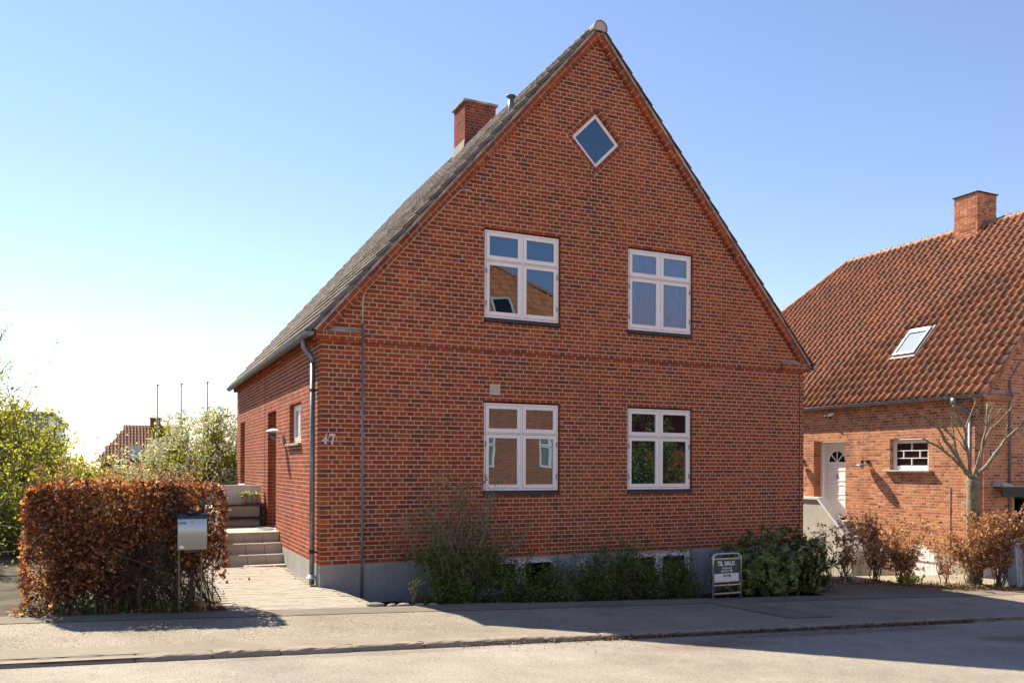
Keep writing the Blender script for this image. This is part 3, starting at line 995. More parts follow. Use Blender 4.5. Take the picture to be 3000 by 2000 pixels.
SL = 1.151
def verge(parent, xc, A, yf, zb0, slope, bmat, back, side_list=(-1, 1), xlim=None, cem=0.172):
    """two projecting rows of bricks following the gable, cement filling under the tiles"""
    c = 1 / math.sqrt(1 + slope * slope); s_ = slope * c
    w = Wall((0, yf - 0.06, 0), (1, 0, 0), (0, -1, 0))
    W0 = Wall((0, yf, 0), (1, 0, 0), (0, -1, 0))
    for sd_ in side_list:
        def Q(t, p):           # t down the slope from the apex, p outward
            x = xc + sd_ * (t * c) + sd_ * p * s_
            return (x, A - t * s_ + p * c)
        tl = (A - zb0) / s_ + 0.35
        pl = []
        t = -0.2; i = 0
        rows_ = []
        for (p0, p1, step, st0) in ((0.006, 0.0607, H, -0.2), (0.0727, 0.1275, 2 * H, -0.32)):
            t = st0
            while t < tl:
                poly = [Q(t + J / 2, p0), Q(t + step - J / 2, p0), Q(t + step - J / 2, p1), Q(t + J / 2, p1)]
                if area(poly) < 0: poly = poly[::-1]
                poly = clip_poly(poly, 0, -1, -(zb0 + 0.008))
                if len(poly) >= 3: poly = clip_poly(poly, -sd_, 0, -sd_ * (xc) - 0.006)
                if xlim and len(poly) >= 3: poly = clip_poly(poly, 1, 0, xlim)
                if len(poly) >= 3 and area(poly) > 0.0008:
                    n = len(poly); mb = MB()
                    of = rnd.uniform(-0.002, 0.003)
                    vs = [tuple(w.P(a[0], a[1], of)) for a in poly] + [tuple(w.P(a[0], a[1], -0.10)) for a in poly]
                    mb.add(vs, [tuple(range(n))] + [(k + n, (k + 1) % n + n, (k + 1) % n, k) for k in range(n)])
                    mb.build('verge_brick', bmat, parent)
                t += step
        def band(p0, p1, d, name, mat, t0=-0.3, dback=-0.08, zc=None):
            poly = [Q(t0, p0), Q(tl, p0), Q(tl, p1), Q(t0, p1)]
            if area(poly) < 0: poly = poly[::-1]
            poly = clip_poly(poly, 0, -1, -(zc if zc is not None else zb0 + 0.002))
            poly = clip_poly(poly, -sd_, 0, -sd_ * xc)
            if xlim: poly = clip_poly(poly, 1, 0, xlim)
            n = len(poly); mb = MB()
            vs = [tuple(W0.P(a[0], a[1], d)) for a in poly] + [tuple(W0.P(a[0], a[1], dback)) for a in poly]
            mb.add(vs, [tuple(range(n))] + [(k + n, (k + 1) % n + n, (k + 1) % n, k) for k in range(n)])
            return mb.build(name, mat, parent)
        band(0.010, 0.131, 0.054, 'verge_joints', back)
        band(0.132, cem, 0.070, 'verge_cement', M['verge'])
    return

# ================================================================== the brick house, number 47
W = 9.19; XC = 4.595; AI = 8.565; DEP = 9.79
house = empty('brick_house', (0, 0, 0), 'large red brick house with steep gable, number 47, in the middle', 'house')
B = Bricks((M['brick'], M['brick_mass']), M['mortar'])
wf = Wall((0, 0, 0), (1, 0, 0), (0, -1, 0))
wl = Wall((0, 0, 0), (0, 1, 0), (-1, 0, 0))
wr = Wall((W, 0, 0), (0, 1, 0), (1, 0, 0))
winU = [(2.568, 3.917, 56, 78), (5.235, 6.578, 56, 78)]
winL = [(2.568, 3.917, 15, 37), (5.235, 6.578, 15, 37)]
# diamond: corners of the brick surround
dc = (4.592, 6.912); ra, rb = 0.575, 0.572
dia = [(1, 1), (1, -1), (-1, -1), (-1, 1)]
hole = [(a / ra, b / rb, 1 + a * dc[0] / ra + b * dc[1] / rb) for a, b in dia]
clips = [(-SL, 1, AI + 0.10 - SL * XC), (SL, 1, AI + 0.10 + SL * XC)]
vent_o = [(2.67, 2.83, 39, 41)]
B.courses(wf, W, 0, 132, 0, openings=winU + winL + [(0.0, 0.59, 49, 51), (8.61, 9.3, 49, 51)], clips=clips, hole=hole, first_depth=(0.10, 1.5 * H - J))
LW_WIN = (1.447, 21 * H, 27, 37); LW_BACK = (8.31, 77 * H, 15, 37)
B.courses(wl, DEP, 0, 51, 1, u_first=(1.5 * H, H), openings=[LW_WIN, (3.877, 41 * H, 0, 37), LW_BACK])
B.courses(wr, DEP, 0, 51, 1, u_first=(1.5 * H, H), openings=[])
# reveal of the deep door recess (faces the street)
wrev = Wall((0.0, 41 * H, 0), (1, 0, 0), (0, -1, 0))
for n in range(4, 37):
    z0, z1 = n * K + J / 2, (n + 1) * K - J / 2
    cuts = [0.104, 0.275] if n % 2 else [0.104, 0.225, 0.275]
    e = [0.106, 0.19, 0.40] if n % 2 else [0.106, 0.32, 0.40]
    for a, b in zip(e[:-1], e[1:]):
        B.rect(wrev, a + J / 2, b - J / 2, z0, z1, 0.05)
# corbels and eaves cornice
def corbel(x0, x1, flush_left):
    wc = Wall((0, -0.07, 0), (1, 0, 0), (0, -1, 0))
    for r, cuts in enumerate(((0, 0.205, 0.33, 0.45, 0.575), (0, 0.115, 0.16, 0.28, 0.50, 0.68))):
        z0 = (49 + r) * K + 0.004; z1 = (50 + r) * K - 0.007
        cc = [c for c in cuts if c < (x1 - x0) - 0.05] + [x1 - x0]
        if not flush_left: cc = [(x1 - x0) - c for c in reversed(cc)]
        for i in range(len(cc) - 1):
            a, b = x0 + cc[i], x0 + cc[i + 1]
            a += 0 if i == 0 else J / 2; b -= 0 if i == len(cc) - 2 else J / 2
            B.rect(wc, a, b, z0, z1, 0.10)
    mb = MB(); mb.box(x0 + 0.005, x1 - 0.004, -0.066, 0.0, 49 * K + 0.012, 51 * K - 0.003)
    mb.build('corbel_joints', M['mortar'], house)
    mb = MB()
    a, b = (x0 + 0.17, x1 - 0.004) if flush_left else (x0 + 0.004, x1 - 0.17)
    z = 51 * K
    mb.add([(a, -0.066, z), (b, -0.066, z), (b - (0.05 if flush_left else 0), 0, z + 0.055), (a + (0 if flush_left else 0.05), 0, z + 0.055), (a, 0, z - .01), (b, 0, z - .01)],
           [(0, 1, 2, 3), (0, 3, 4), (1, 5, 2), (0, 4, 5, 1)])
    mb.build('corbel_cement', M['verge'], house)
corbel(-0.085, 0.59, True); corbel(8.61, W + 0.085, False)
for (xx, N_) in ((-0.085, -1), (W + 0.085, 1)):
    wcn = Wall((xx, -0.07, 0), (0, 1, 0), (N_, 0, 0))
    for r in range(2):
        z0 = (49 + r) * K + 0.004; z1 = (50 + r) * K - 0.007
        u = 0.112 if r else 0.16
        while u < DEP + 0.12:
            B.rect(wcn, u, min(u + (H if r else 2 * H) - J, DEP + 0.13), z0, z1, 0.08)
            u += H if r else 2 * H
    x0, x1 = (xx + 0.004, 0.0) if N_ < 0 else (W, xx - 0.004)
    one_box('cornice_joints', M['mortar'], house, x0, x1, 0.0, DEP + 0.06, 49 * K + 0.012, 51 * K + 0.03)
B.finish(house)

# mortar cores
fo = [(0.006, 0.0), (W - 0.006, 0.0), (W - 0.006, 3.43), (XC, 3.43 + SL * (XC - 0.006)), (0.006, 3.43)]
def rect_hole(o, pad=0.014):
    u0, u1, n0, n1 = o
    return [(u0 - pad, n0 * K - pad), (u0 - pad, n1 * K + pad), (u1 + pad, n1 * K + pad), (u1 + pad, n0 * K - pad)]
fa_, fb_ = 0.50, 0.497
core(wf, fo, [rect_hole(o) for o in winU + winL] + [[(dc[0] + fa_, dc[1]), (dc[0], dc[1] - fb_), (dc[0] - fa_, dc[1]), (dc[0], dc[1] + fb_)]], M['mortar'], house)
core(wl, [(0.12, 0.0), (DEP, 0.0), (DEP, 3.40), (0.12, 3.40)],
     [rect_hole(LW_WIN), rect_hole((3.877, 41 * H, 3, 37)), rect_hole(LW_BACK)], M['mortar'], house)
core(wr, [(0.12, 0.0), (DEP, 0.0), (DEP, 3.40), (0.12, 3.40)], [], M['mortar'], house)
one_box('mortar_joints', M['mortar'], house, 0.13, 0.45, 41 * H + 0.004, 5.2, 0.2, 37 * K + 0.01)
one_box('door_soffit', M['brick'], house, 0.10, 0.45, 3.6, 5.2, 37 * K + 0.002, 37 * K + 0.2)
one_box('door_step', M['concrete'], house, 0.004, 0.5, 3.8, 4.90, -0.3, 0.245)
one_box('inner_wall', M['brick'], house, 0.12, 0.45, 3.6, 3.87, 0.0, 37 * K + 0.01)
# back gable
wbk = Wall((W, DEP, 0), (-1, 0, 0), (0, 1, 0))
core(wbk, [(0.004, -0.9), (W - 0.004, -0.9), (W - 0.004, 3.43), (W / 2, 3.43 + SL * (W / 2 - 0.006)), (0.004, 3.43)], [], M['brick_mass'], house, 'back_gable', back=-0.1, front=0.0)

# plinth
bwin = [(2.585, 3.905), (5.25, 6.58)]
core(wf, [(-0.003, -1.15), (W + 0.003, -1.15), (W + 0.003, -0.001), (-0.003, -0.001)],
     [[(2.585, -0.60), (2.585, -0.012), (3.905, -0.012), (3.905, -0.60)], [(5.25, -0.60), (5.25, -0.012), (6.58, -0.012), (6.58, -0.60)]],
     M['plinth'], house, 'plinth', back=-0.12, front=0.003)
core(wl, [(0.12, -0.9), (DEP, -0.9), (DEP, -0.001), (0.12, -0.001)], [], M['plinth'], house, 'plinth', back=-0.12, front=0.003)
core(wr, [(0.12, -1.3), (DEP, -1.3), (DEP, -0.001), (0.12, -0.001)], [], M['plinth'], house, 'plinth', back=-0.12, front=0.003)

verge(house, XC, AI, 0.0, 51 * K, SL, M['brick'], M['mortar'])

# windows on the street front
f = casement(house, wf, 2.577, 3.907, 56 * K + 0.068, 78 * K - 0.012, -0.036, M['glass']); f['label'] = 'upper left window reflecting an orange tiled roof'
f = casement(house, wf, 5.245, 6.567, 56 * K + 0.068, 78 * K - 0.012, -0.036, M['glass_frost']); f['label'] = 'upper right window with pale frosted panes'
f = casement(house, wf, 2.577, 3.907, 15 * K + 0.060, 37 * K - 0.014, -0.036, M['glass']); f['label'] = 'lower left window reflecting a brick wall'
f = casement(house, wf, 5.245, 6.567, 15 * K + 0.060, 37 * K - 0.014, -0.036, M['glass']); f['label'] = 'lower right window reflecting a green bush'
for (a, b) in bwin:
    fr = MB(); ring(fr, wf, a, b, -0.60, -0.012, 0.045, -0.11, -0.05)
    wb(fr, wf, (a + b) / 2 - 0.03, (a + b) / 2 + 0.03, -0.555, -0.057, -0.11, -0.05)
    bw = fr.build('basement_window', M['paint'], house); bevel(bw, 0.003, 1)
    for (c, e) in ((a + 0.045, (a + b) / 2 - 0.03), ((a + b) / 2 + 0.03, b - 0.045)):
        sm = MB(); ring(sm, wf, c + 0.004, e - 0.004, -0.551, -0.061, 0.055, -0.10, -0.043); bevel(sm.build('sash', M['paint'], bw), 0.003, 1)
        wbox('pane', M['glass_dark'], bw, wf, c + 0.055, e - 0.055, -0.50, -0.112, -0.09, -0.075)
# diamond window with its brick surround
dw = MB()
def dring(mb, r0, r1, d0, d1):
    o_ = [(dc[0] + r0, dc[1]), (dc[0], dc[1] + r0 * rb / ra), (dc[0] - r0, dc[1]), (dc[0], dc[1] - r0 * rb / ra)]
    i_ = [(dc[0] + r1, dc[1]), (dc[0], dc[1] + r1 * rb / ra), (dc[0] - r1, dc[1]), (dc[0], dc[1] - r1 * rb / ra)]
    vs = [tuple(wf.P(p[0], p[1], d)) for d in (d1, d0) for L in (o_, i_) for p in L]
    fs = []
    for k in range(4):
        j = (k + 1) % 4
        fs += [(k, j, 4 + j, 4 + k), (8 + k, 8 + j, j, k), (4 + k, 4 + j, 12 + j, 12 + k)]
    mb.add(vs, fs)
dring(dw, 0.462, 0.385, -0.10, -0.035)
dwo = dw.build('diamond_window', M['paint'], house); bevel(dwo, 0.003, 1)
mb = MB(); r_ = 0.395
mb.add([tuple(wf.P(dc[0] + a * r_, dc[1] + b * r_, -0.06)) for a, b in ((1, 0), (0, 1), (-1, 0), (0, -1))], [(0, 1, 2, 3)])
mb.build('pane', M['glass'], dwo)
mb = MB(); dring(mb, 0.50, 0.455, -0.11, -0.055); mb.build('mortar_joints', M['mortar'], dwo)
mb = MB(); dring(mb, 0.582, 0.472, -0.05, -0.004); mb.build('mortar_joints', M['mortar'], dwo)
sq = math.sqrt(0.5)
for k in range(4):
    ang = math.pi / 4 + k * math.pi / 2
    n_ = Vector((math.cos(ang), math.sin(ang))); t_ = Vector((-n_.y, n_.x))
    Rin, Rout = 0.470 * sq * 1.0, 0.562 * sq * 1.0
    cuts = [0.0, 0.11, 0.24, 0.35, 0.46, 0.57, 0.68, 0.80]
    span0 = -Rout; tot = 2 * Rout; nb = 7
    for i in range(nb):
        a = -Rout + tot * i / nb + J / 2; b = -Rout + tot * (i + 1) / nb - J / 2
        poly = [(Rin, a), (Rout, a), (Rout, b), (Rin, b)]
        poly = clip_poly(poly, -1, 1, -0.006); poly = clip_poly(poly, -1, -1, -0.006)
        if len(poly) < 3: continue
        pts = [(dc[0] + n_.x * p[0] + t_.x * p[1], dc[1] + (n_.y * p[0] + t_.y * p[1]) * rb / ra) for p in poly]
        n = len(pts); mb = MB(); of = rnd.uniform(0.0, 0.003)
        mb.add([tuple(wf.P(p[0], p[1], of)) for p in pts] + [tuple(wf.P(p[0], p[1], -0.09)) for p in pts],
               [tuple(range(n))] + [(q_ + n, (q_ + 1) % n + n, (q_ + 1) % n, q_) for q_ in range(n)])
        mb.build('surround_brick', M['brick'], house)

# windows of the side wall
side = casement(house, wl, 1.447, 2.483, 27 * K + 0.02, 37 * K - 0.006, -0.075, M['glass_side'], trans=None, sill=False, hinges=False)
side['label'] = 'small side window with pale curtains'
o = wbox('window_sill', M['slab_sill'], side, wl, 1.43, 2.62, 1.775, 1.815, -0.08, 0.055, 0.004)
back = casement(house, wl, 8.31, 9.08, 15 * K + 0.01, 37 * K - 0.006, -0.10, M['glass_side'], trans=0.33, sill=False, hinges=False, cols=1)
back['label'] = 'narrow rear side window'
wbox('window_sill', M['white_cap'], back, wl, 8.26, 9.14, 15 * K - 0.035, 15 * K + 0.005, -0.1, 0.05, 0.004)
# door deep in the recess
dr = one_box('front_door', M['door_brown'], house, 0.40, 0.45, 3.88, 4.85, 0.25, 2.44)
one_box('door_panel', M['door_brown'], dr, 0.385, 0.40, 4.02, 4.32, 0.4, 1.2); one_box('door_panel', M['door_brown'], dr, 0.385, 0.40, 4.42, 4.72, 0.4, 1.2)
one_box('door_pane', M['glass_dark'], dr, 0.39, 0.40, 4.02, 4.72, 1.4, 2.25)
mb = MB(); mb.tube([(0.34, 4.0, 1.3), (0.34, 4.12, 1.3)], 0.010, 6); mb.tube([(0.40, 4.0, 1.3), (0.34, 4.0, 1.3)], 0.010, 6); mb.build('door_handle', M['steel'], dr)
# expansion joint
mb = MB(); wb(mb, wl, 5.240, 5.252, 1.12, 49 * K, -0.004, 0.003); wb(mb, wl, 5.240, 5.40, 1.114, 1.124, -0.004, 0.003); mb.build('expansion_joint', M['cable'], house)
mb = MB(); wb(mb, wf, 0.60, 8.60, 49 * K - 0.005, 49 * K + 0.005, -0.006, 0.0015); mb.build('belt_joint', M['cable'], house)
mb = MB(); mb.tube([(9.085, -0.006, 3.24), (9.084, -0.006, 1.8), (9.083, -0.007, -0.02), (9.08, -0.006, -0.6)], 0.005, 5); mb.tube([(9.085, -0.006, 0.9), (9.2, -0.006, 0.88)], 0.003, 4); mb.build('wall_cable', M['cable'], house)

# roof
AT = AI + 0.268
cs = 1 / math.sqrt(1 + SL * SL); sn = SL * cs
zt = lambda x: AT - SL * abs(x - XC)
for sd_ in (-1, 1):
    mb = MB()
    xe = -0.14 if sd_ < 0 else W + 0.14
    a = [(xe, -0.055, zt(xe) - 0.022), (XC, -0.055, AT - 0.022), (XC, DEP + 0.03, AT - 0.022), (xe, DEP + 0.03, zt(xe) - 0.022)]
    b = [(p[0], p[1], p[2] - 0.05) for p in a]
    mb.add(a + b, [(0, 1, 2, 3), (7, 6, 5, 4), (0, 4, 5, 1), (2, 6, 7, 3), (0, 3, 7, 4)])
    mb.build('roof_deck', M['verge'] if sd_ > 0 else M['wood_dark'], house)
sl_len = (XC + 0.15) / cs
EX = sl_len / 23 * 0.997
chx = (4.20, 4.94, 5.0, 5.67)
def keep_l(c, r):
    y = -0.10 + c * 0.205; x = -0.15 + r * EX * cs
    return not (chx[2] - 0.15 < y < chx[3] - 0.05 and x + 0.26 > chx[0])
lay_tiles(house, (-0.15, -0.10, zt(-0.15)), (0, 1, 0), (cs, 0, sn), (-sn, 0, cs), 49, 23, 0.205, EX, keep_l, (M['tile_old'], M['tile_old_mass']), 300)
lay_tiles(house, (W + 0.15, -0.10, zt(W + 0.15)), (0, 1, 0), (-cs, 0, sn), (sn, 0, cs), 49, 23, 0.205, EX, lambda c, r: True, (M['tile_red'], M['tile_red_mass']), 0)
def ridge_tiles(parent, a, b, r, L, mat, n=None, name='ridge_tile', half=110):
    a = Vector(a); b = Vector(b); d = (b - a); tot = d.length; d.normalize()
    side_ = d.cross(Vector((0, 0, 1))).normalized(); up_ = side_.cross(d).normalized()
    k = int(tot / L)
    for i in range(k + 1):
        t0 = i * L; t1 = min(t0 + L + 0.03, tot)
        if t1 - t0 < 0.08: break
        mb = MB(); vs = []; m = 10
        for (t, rr) in ((t0, r * 1.05), (t1, r * 0.95)):
            for th in (0.0, 0.014):
                for j in range(m + 1):
                    w_ = math.radians(90 - half + 2 * half * j / m)
                    p = a + d * t + side_ * math.cos(w_) * (rr - th) + up_ * math.sin(w_) * (rr - th)
                    vs.append(tuple(p))
        q_ = m + 1; fs = []
        for j in range(m):
            fs += [(j, j + 1, 2 * q_ + j + 1, 2 * q_ + j), (q_ + j, 3 * q_ + j, 3 * q_ + j + 1, q_ + j + 1), (j, q_ + j, q_ + j + 1, j + 1), (2 * q_ + j, 2 * q_ + j + 1, 3 * q_ + j + 1, 3 * q_ + j)]
        mb.add(vs, fs); o = mb.build(name, mat, parent, smooth=False)
ridge_tiles(house, (XC, -0.13, AT - 0.093), (XC, DEP + 0.1, AT - 0.093), 0.125, 0.36, M['tile_old'])
mb = MB(); vs = [(XC, -0.115, AT - 0.13)] + [(XC + 0.118 * math.cos(t), -0.115, AT - 0.093 + 0.118 * math.sin(t)) for t in [math.radians(-25 + 230 * i / 14) for i in range(15)]]
mb.add(vs, [(0, i, i + 1) for i in range(1, 15)]); mb.add([(XC - .10, -0.112, AT - .17), (XC + .10, -0.112, AT - .17), (XC + .10, 0, AT - .17), (XC - .10, 0, AT - .17)], [(0, 1, 2, 3)]); mb.build('ridge_end_cement', M['verge'], house)

# chimney
def chimney(parent, x0, x1, y0, y1, z0, z1, mats, mort, over=0.045, caph=0.05, capm=None):
    Bc = Bricks(mats, mort)
    n0 = int(z0 / K); n1 = int((z1) / K)
    z1 = n1 * K
    ch = one_box('chimney', mort, parent, x0 + 0.006, x1 - 0.006, y0 + 0.006, y1 - 0.006, z0, z1)
    for (w_, L, par) in ((Wall((x0, y0, 0), (1, 0, 0), (0, -1, 0)), x1 - x0, 0), (Wall((x0, y0, 0), (0, 1, 0), (-1, 0, 0)), y1 - y0, 1),
                         (Wall((x1, y0, 0), (0, 1, 0), (1, 0, 0)), y1 - y0, 1), (Wall((x0, y1, 0), (1, 0, 0), (0, 1, 0)), x1 - x0, 0)):
        Bc.courses(w_, L, n0, n1, par, u_first=(0.0, 0.0) if par == 0 else (0.056, 0.056))
    Bc.items = [(w_, p, 0.05, None, t, o_) for (w_, p, d_, s_, t, o_) in Bc.items]
    Bc.finish(ch, nparts=0)
    o = one_box('chimney_cap', capm or M['verge'], ch, x0 - over, x1 + over, y0 - over, y1 + over, z1 + 0.001, z1 + caph); bevel(o, 0.008, 1)
    return ch
chim = chimney(house, chx[0], chx[1], chx[2], chx[3], 7.9, 9.47, (M['brick'], M['brick_mass']), M['mortar_grey'])
zc_ = zt(chx[0])
mb = MB()
a0, a1 = chx[0] - 0.06, chx[0] + 0.005
mb.add([(a0, chx[2] - .03, zt(a0) - .02), (a0, chx[3] + .03, zt(a0) - .02), (a1 - .012, chx[3] + .01, zc_ + 0.26), (a1 - .012, chx[2] - .008, zc_ + 0.26), (a1, chx[2] - .02, zc_ - .05)], [(0, 1, 2, 3), (0, 3, 4)])
mb.build('chimney_flaunching', M['mortar_grey'], chim)
mb = MB()
for i in range(12):
    xa = chx[0] + 0.05 * i; xb = xa + 0.05
    if xb > XC: break
    mb.add([(xa, chx[2] - 0.012, zt(xa) - .02), (xb, chx[2] - 0.012, zt(xb) - .02), (xb, chx[2] - 0.010, zt(xb) + 0.13), (xa, chx[2] - 0.010, zt(xa) + 0.13)], [(0, 1, 2, 3)])
mb.build('lead_flashing', M['zinc'], chim)
# vent pipe through the roof
mb = MB(); mb.tube([(3.30, 0.62, 7.2), (3.30, 0.62, 7.64)], 0.052, 16); mb.lathe([(0.052, 0.0), (0.085, 0.012), (0.085, 0.022), (0.0, 0.03)], (3.30, 0.62, 7.635), 16)
mb.build('vent_pipe', M['pvc'], house, smooth=True)

# gutters
def gutter(parent, xg, zg, y0, y1, r, n_straps, mat, side_):
    mb = MB(); m = 10; vs = []
    for y in (y0, y1):
        for rr in (r, r - 0.006):
            for j in range(m + 1):
                w_ = math.pi + math.pi * j / m
                vs.append((xg + rr * math.cos(w_), y, zg + rr * math.sin(w_)))
    q_ = m + 1
    fs = []
    for j in range(m):
        fs += [(j, j + 1, 2 * q_ + j + 1, 2 * q_ + j), (q_ + j, 3 * q_ + j, 3 * q_ + j + 1, q_ + j + 1)]
    for k in (0, m): fs.append((k, q_ + k, 3 * q_ + k, 2 * q_ + k))
    fs.append(tuple(range(0, m + 1))); fs.append(tuple(range(2 * q_, 2 * q_ + m + 1)))
    mb.add(vs, fs); gt = mb.build('gutter', mat, parent, smooth=False)
    mb = MB(); mb.tube([(xg + side_ * r, y0, zg), (xg + side_ * r, y1, zg)], 0.009, 8); mb.build('gutter_bead', mat, gt, smooth=True)
    for i in range(n_straps):
        y = y0 + 0.30 + (y1 - y0 - 0.45) * i / (n_straps - 1)
        mb = MB(); vs = []
        for yy in (y - 0.012, y + 0.012):
            for j in range(m + 1):
                w_ = math.pi + math.pi * j / m
                vs.append((xg + (r + 0.006) * math.cos(w_), yy, zg + (r + 0.006) * math.sin(w_)))
        mb.add(vs, [(j, j + 1, q_ + j + 1, q_ + j) for j in range(m)])
        mb.build('gutter_bracket', M['black'] if mat == M['zinc'] else M['zinc_light'], gt)
    return gt
gt = gutter(house, -0.178, 3.362, -0.12, 9.93, 0.064, 16, M['zinc'], -1)
gutter(house, W + 0.178, 3.362, -0.12, 9.93, 0.064, 12, M['zinc'], 1)
mb = MB()
mb.tube([(-0.165, 0.36, 3.31), (-0.165, 0.36, 3.20), (-0.15, 0.35, 3.16), (-0.085, 0.285, 3.07), (-0.066, 0.262, 3.02), (-0.062, 0.255, 2.95)], [0.044, 0.043, 0.042, 0.040, 0.039, 0.039], 16)
mb.tube([(-0.062, 0.255, 2.96), (-0.062, 0.255, -0.30)], 0.0385, 16)
dp = mb.build('downpipe', M['zinc'], house, smooth=True)
for z in (2.55, 0.18):
    mb = MB(); mb.tube([(-0.062, 0.255, z - 0.022), (-0.062, 0.255, z + 0.022)], 0.045, 16, cap=False); mb.box(-0.035, 0.0, 0.175, 0.195, z - 0.012, z + 0.012); mb.tube([(-0.05, 0.21, z), (-0.02, 0.17, z)], 0.008, 6)
    mb.build('pipe_bracket', M['black'], dp)
mb = MB(); mb.lathe([(0.040, 0.05), (0.085, 0.0), (0.085, -0.012), (0.05, -0.012)], (-0.062, 0.255, -0.20), 16); mb.build('pipe_collar', M['zinc_light'], dp, smooth=False)

# pipes running over the front
mb = MB()
cpts = [(2.33, -0.012, 5.742), (2.29, -0.016, 5.748), (2.20, -0.02, 5.745), (2.14, -0.02, 5.715), (2.055, -0.02, 5.63), (1.527, -0.02, 5.035), (0.75, -0.02, 4.145), (0.66, -0.02, 4.04), (0.625, -0.02, 3.96), (0.612, -0.02, 3.86), (0.610, -0.02, 3.52)]
mb.tube(cpts, 0.0105, 8)
cp_ = mb.build('conduit', M['cream'], house, smooth=True)
cp_['label'] = 'thin pale conduit under the left verge'
for (x, z) in ((2.20, 5.745), (1.9, 5.455), (1.5, 5.005), (1.15, 4.61), (0.8, 4.205), (0.611, 3.62)):
    mb = MB(); mb.box(x - 0.013, x + 0.013, -0.036, 0.0, z - 0.010, z + 0.010); mb.build('pipe_clip', M['zinc'], cp_)
mb = MB(); mb.tube([(0.616, -0.024, 3.55), (0.616, -0.024, -0.85)], 0.0185, 10)
cp2 = mb.build('service_pipe', M['pvc'], house, smooth=True)
for z in (0.31, -0.02, 3.54):
    mb = MB(); mb.tube([(0.616, -0.024, z - .012), (0.616, -0.024, z + .012)], 0.024, 10); mb.build('pipe_clip', M['zinc'], cp2)

# vent grilles
def grille(u0, u1, v0, v1, nl):
    mb = MB(); ring(mb, wf, u0, u1, v0, v1, 0.022, -0.002, 0.022)
    gr = mb.build('vent_grille', M['cream'], house); bevel(gr, 0.002, 1)
    h_ = (v1 - v0 - 0.044) / nl
    for i in range(nl):
        z = v0 + 0.022 + i * h_
        mb = MB()
        vs = [tuple(wf.P(u, v, d)) for (v, d) in ((z, 0.016), (z + h_ * 0.97, 0.006), (z + h_ * 0.97, 0.002), (z, 0.010)) for u in (u0 + 0.022, u1 - 0.022)]
        mb.add(vs, [(0, 1, 3, 2), (4, 5, 7, 6), (6, 7, 1, 0), (2, 3, 5, 4)])
        mb.build('louvre', M['cream'], gr)
    wbox('grille_back', M['cable'], gr, wf, u0 + 0.01, u1 - 0.01, v0 + 0.01, v1 - 0.01, -0.001, 0.002)
grille(2.663, 2.838, 2.575, 2.745, 5)
grille(4.245, 4.425, -0.265, -0.082, 5)

# house number 47
def strokes(polys, w_, ox, oz, s, mat, parent, name, d0, d1, slant=0.0, xs=0.70):
    mb = MB()
    for pts, th in polys:
        pts = [Vector((p[0] + slant * p[1], p[1])) for p in pts]
        n = len(pts); L = []; R_ = []
        for i, p in enumerate(pts):
            d = (pts[min(i + 1, n - 1)] - pts[max(i - 1, 0)]).normalized(); nrm = Vector((-d.y, d.x))
            t = th[i] if hasattr(th, '__len__') else th
            L.append(p + nrm * t / 2); R_.append(p - nrm * t / 2)
        vs = []
        for d in (d1, d0):
            for q_ in L + R_: vs.append(tuple(w_.P(ox + q_.x * s * xs, oz + q_.y * s, d)))
        m = 2 * n; fs = []
        for i in range(n - 1):
            fs += [(i, i + 1, n + i + 1, n + i), (i, m + i, m + i + 1, i + 1), (n + i, n + i + 1, m + n + i + 1, m + n + i)]
        fs += [(0, n, m + n, m), (n - 1, m + n - 1, m + 2 * n - 1, 2 * n - 1)]
        mb.add(vs, fs)
    return mb.build(name, mat, parent)
strokes([([(0.62, 0.98), (0.45, 0.62), (0.22, 0.40), (0.0, 0.30)], [0.13, 0.09, 0.08, 0.07]), ([(0.0, 0.30), (0.3, 0.27), (0.66, 0.30), (0.86, 0.36)], [0.08, 0.11, 0.10, 0.08]),
         ([(0.60, 0.56), (0.56, 0.30), (0.54, 0.02)], [0.20, 0.18, 0.17]), ([(0.36, 0.02), (0.76, 0.02)], 0.08)], wf, 0.018, 1.765, 0.148, M['ink_white'], house, 'numeral_four', 0.0, 0.010, 0.12)
strokes([([(0.02, 0.74), (0.08, 0.92), (0.3, 0.93), (0.6, 0.90), (0.84, 0.97)], [0.08, 0.13, 0.17, 0.16, 0.08]), ([(0.82, 0.95), (0.55, 0.5), (0.38, 0.0)], [0.10, 0.13, 0.19])],
        wf, 0.126, 1.760, 0.148, M['ink_white'], house, 'numeral_seven', 0.0, 0.010, 0.0)

# wall lamp by the door (a lamp with stacked shades)
lamp = empty('wall_lamp', (0, 3.08, 1.93), 'pale wall lamp with domed shade beside the front door', 'lamp')
one_box('wall_plate', M['zinc_light'], lamp, -0.03, -0.001, 3.04, 3.12, 1.86, 2.00)
mb = MB(); mb.tube([(-0.03, 3.08, 1.935), (-0.14, 3.08, 1.935)], 0.008, 8); mb.build('arm', M['zinc'], lamp)
LX, LY = -0.175, 3.08
mb = MB(); mb.lathe([(0.0, 0.052), (0.02, 0.052), (0.05, 0.045), (0.10, 0.022), (0.145, 0.0), (0.142, -0.004), (0.09, 0.014), (0.0, 0.03)], (LX, LY, 2.045), 28); mb.build('lamp_shade', M['ink_white'], lamp, smooth=True)
mb = MB(); mb.lathe([(0.085, 0.0), (0.05, 0.02), (0.03, 0.02)], (LX, LY, 1.985), 24); mb.build('lower_shade', M['zinc'], lamp, smooth=True)
mb = MB(); mb.lathe([(0.0, 0.0), (0.042, 0.0), (0.046, 0.06), (0.03, 0.07), (0.03, 0.10)], (LX, LY, 1.905), 20); mb.build('lamp_holder', M['zinc'], lamp, smooth=True)
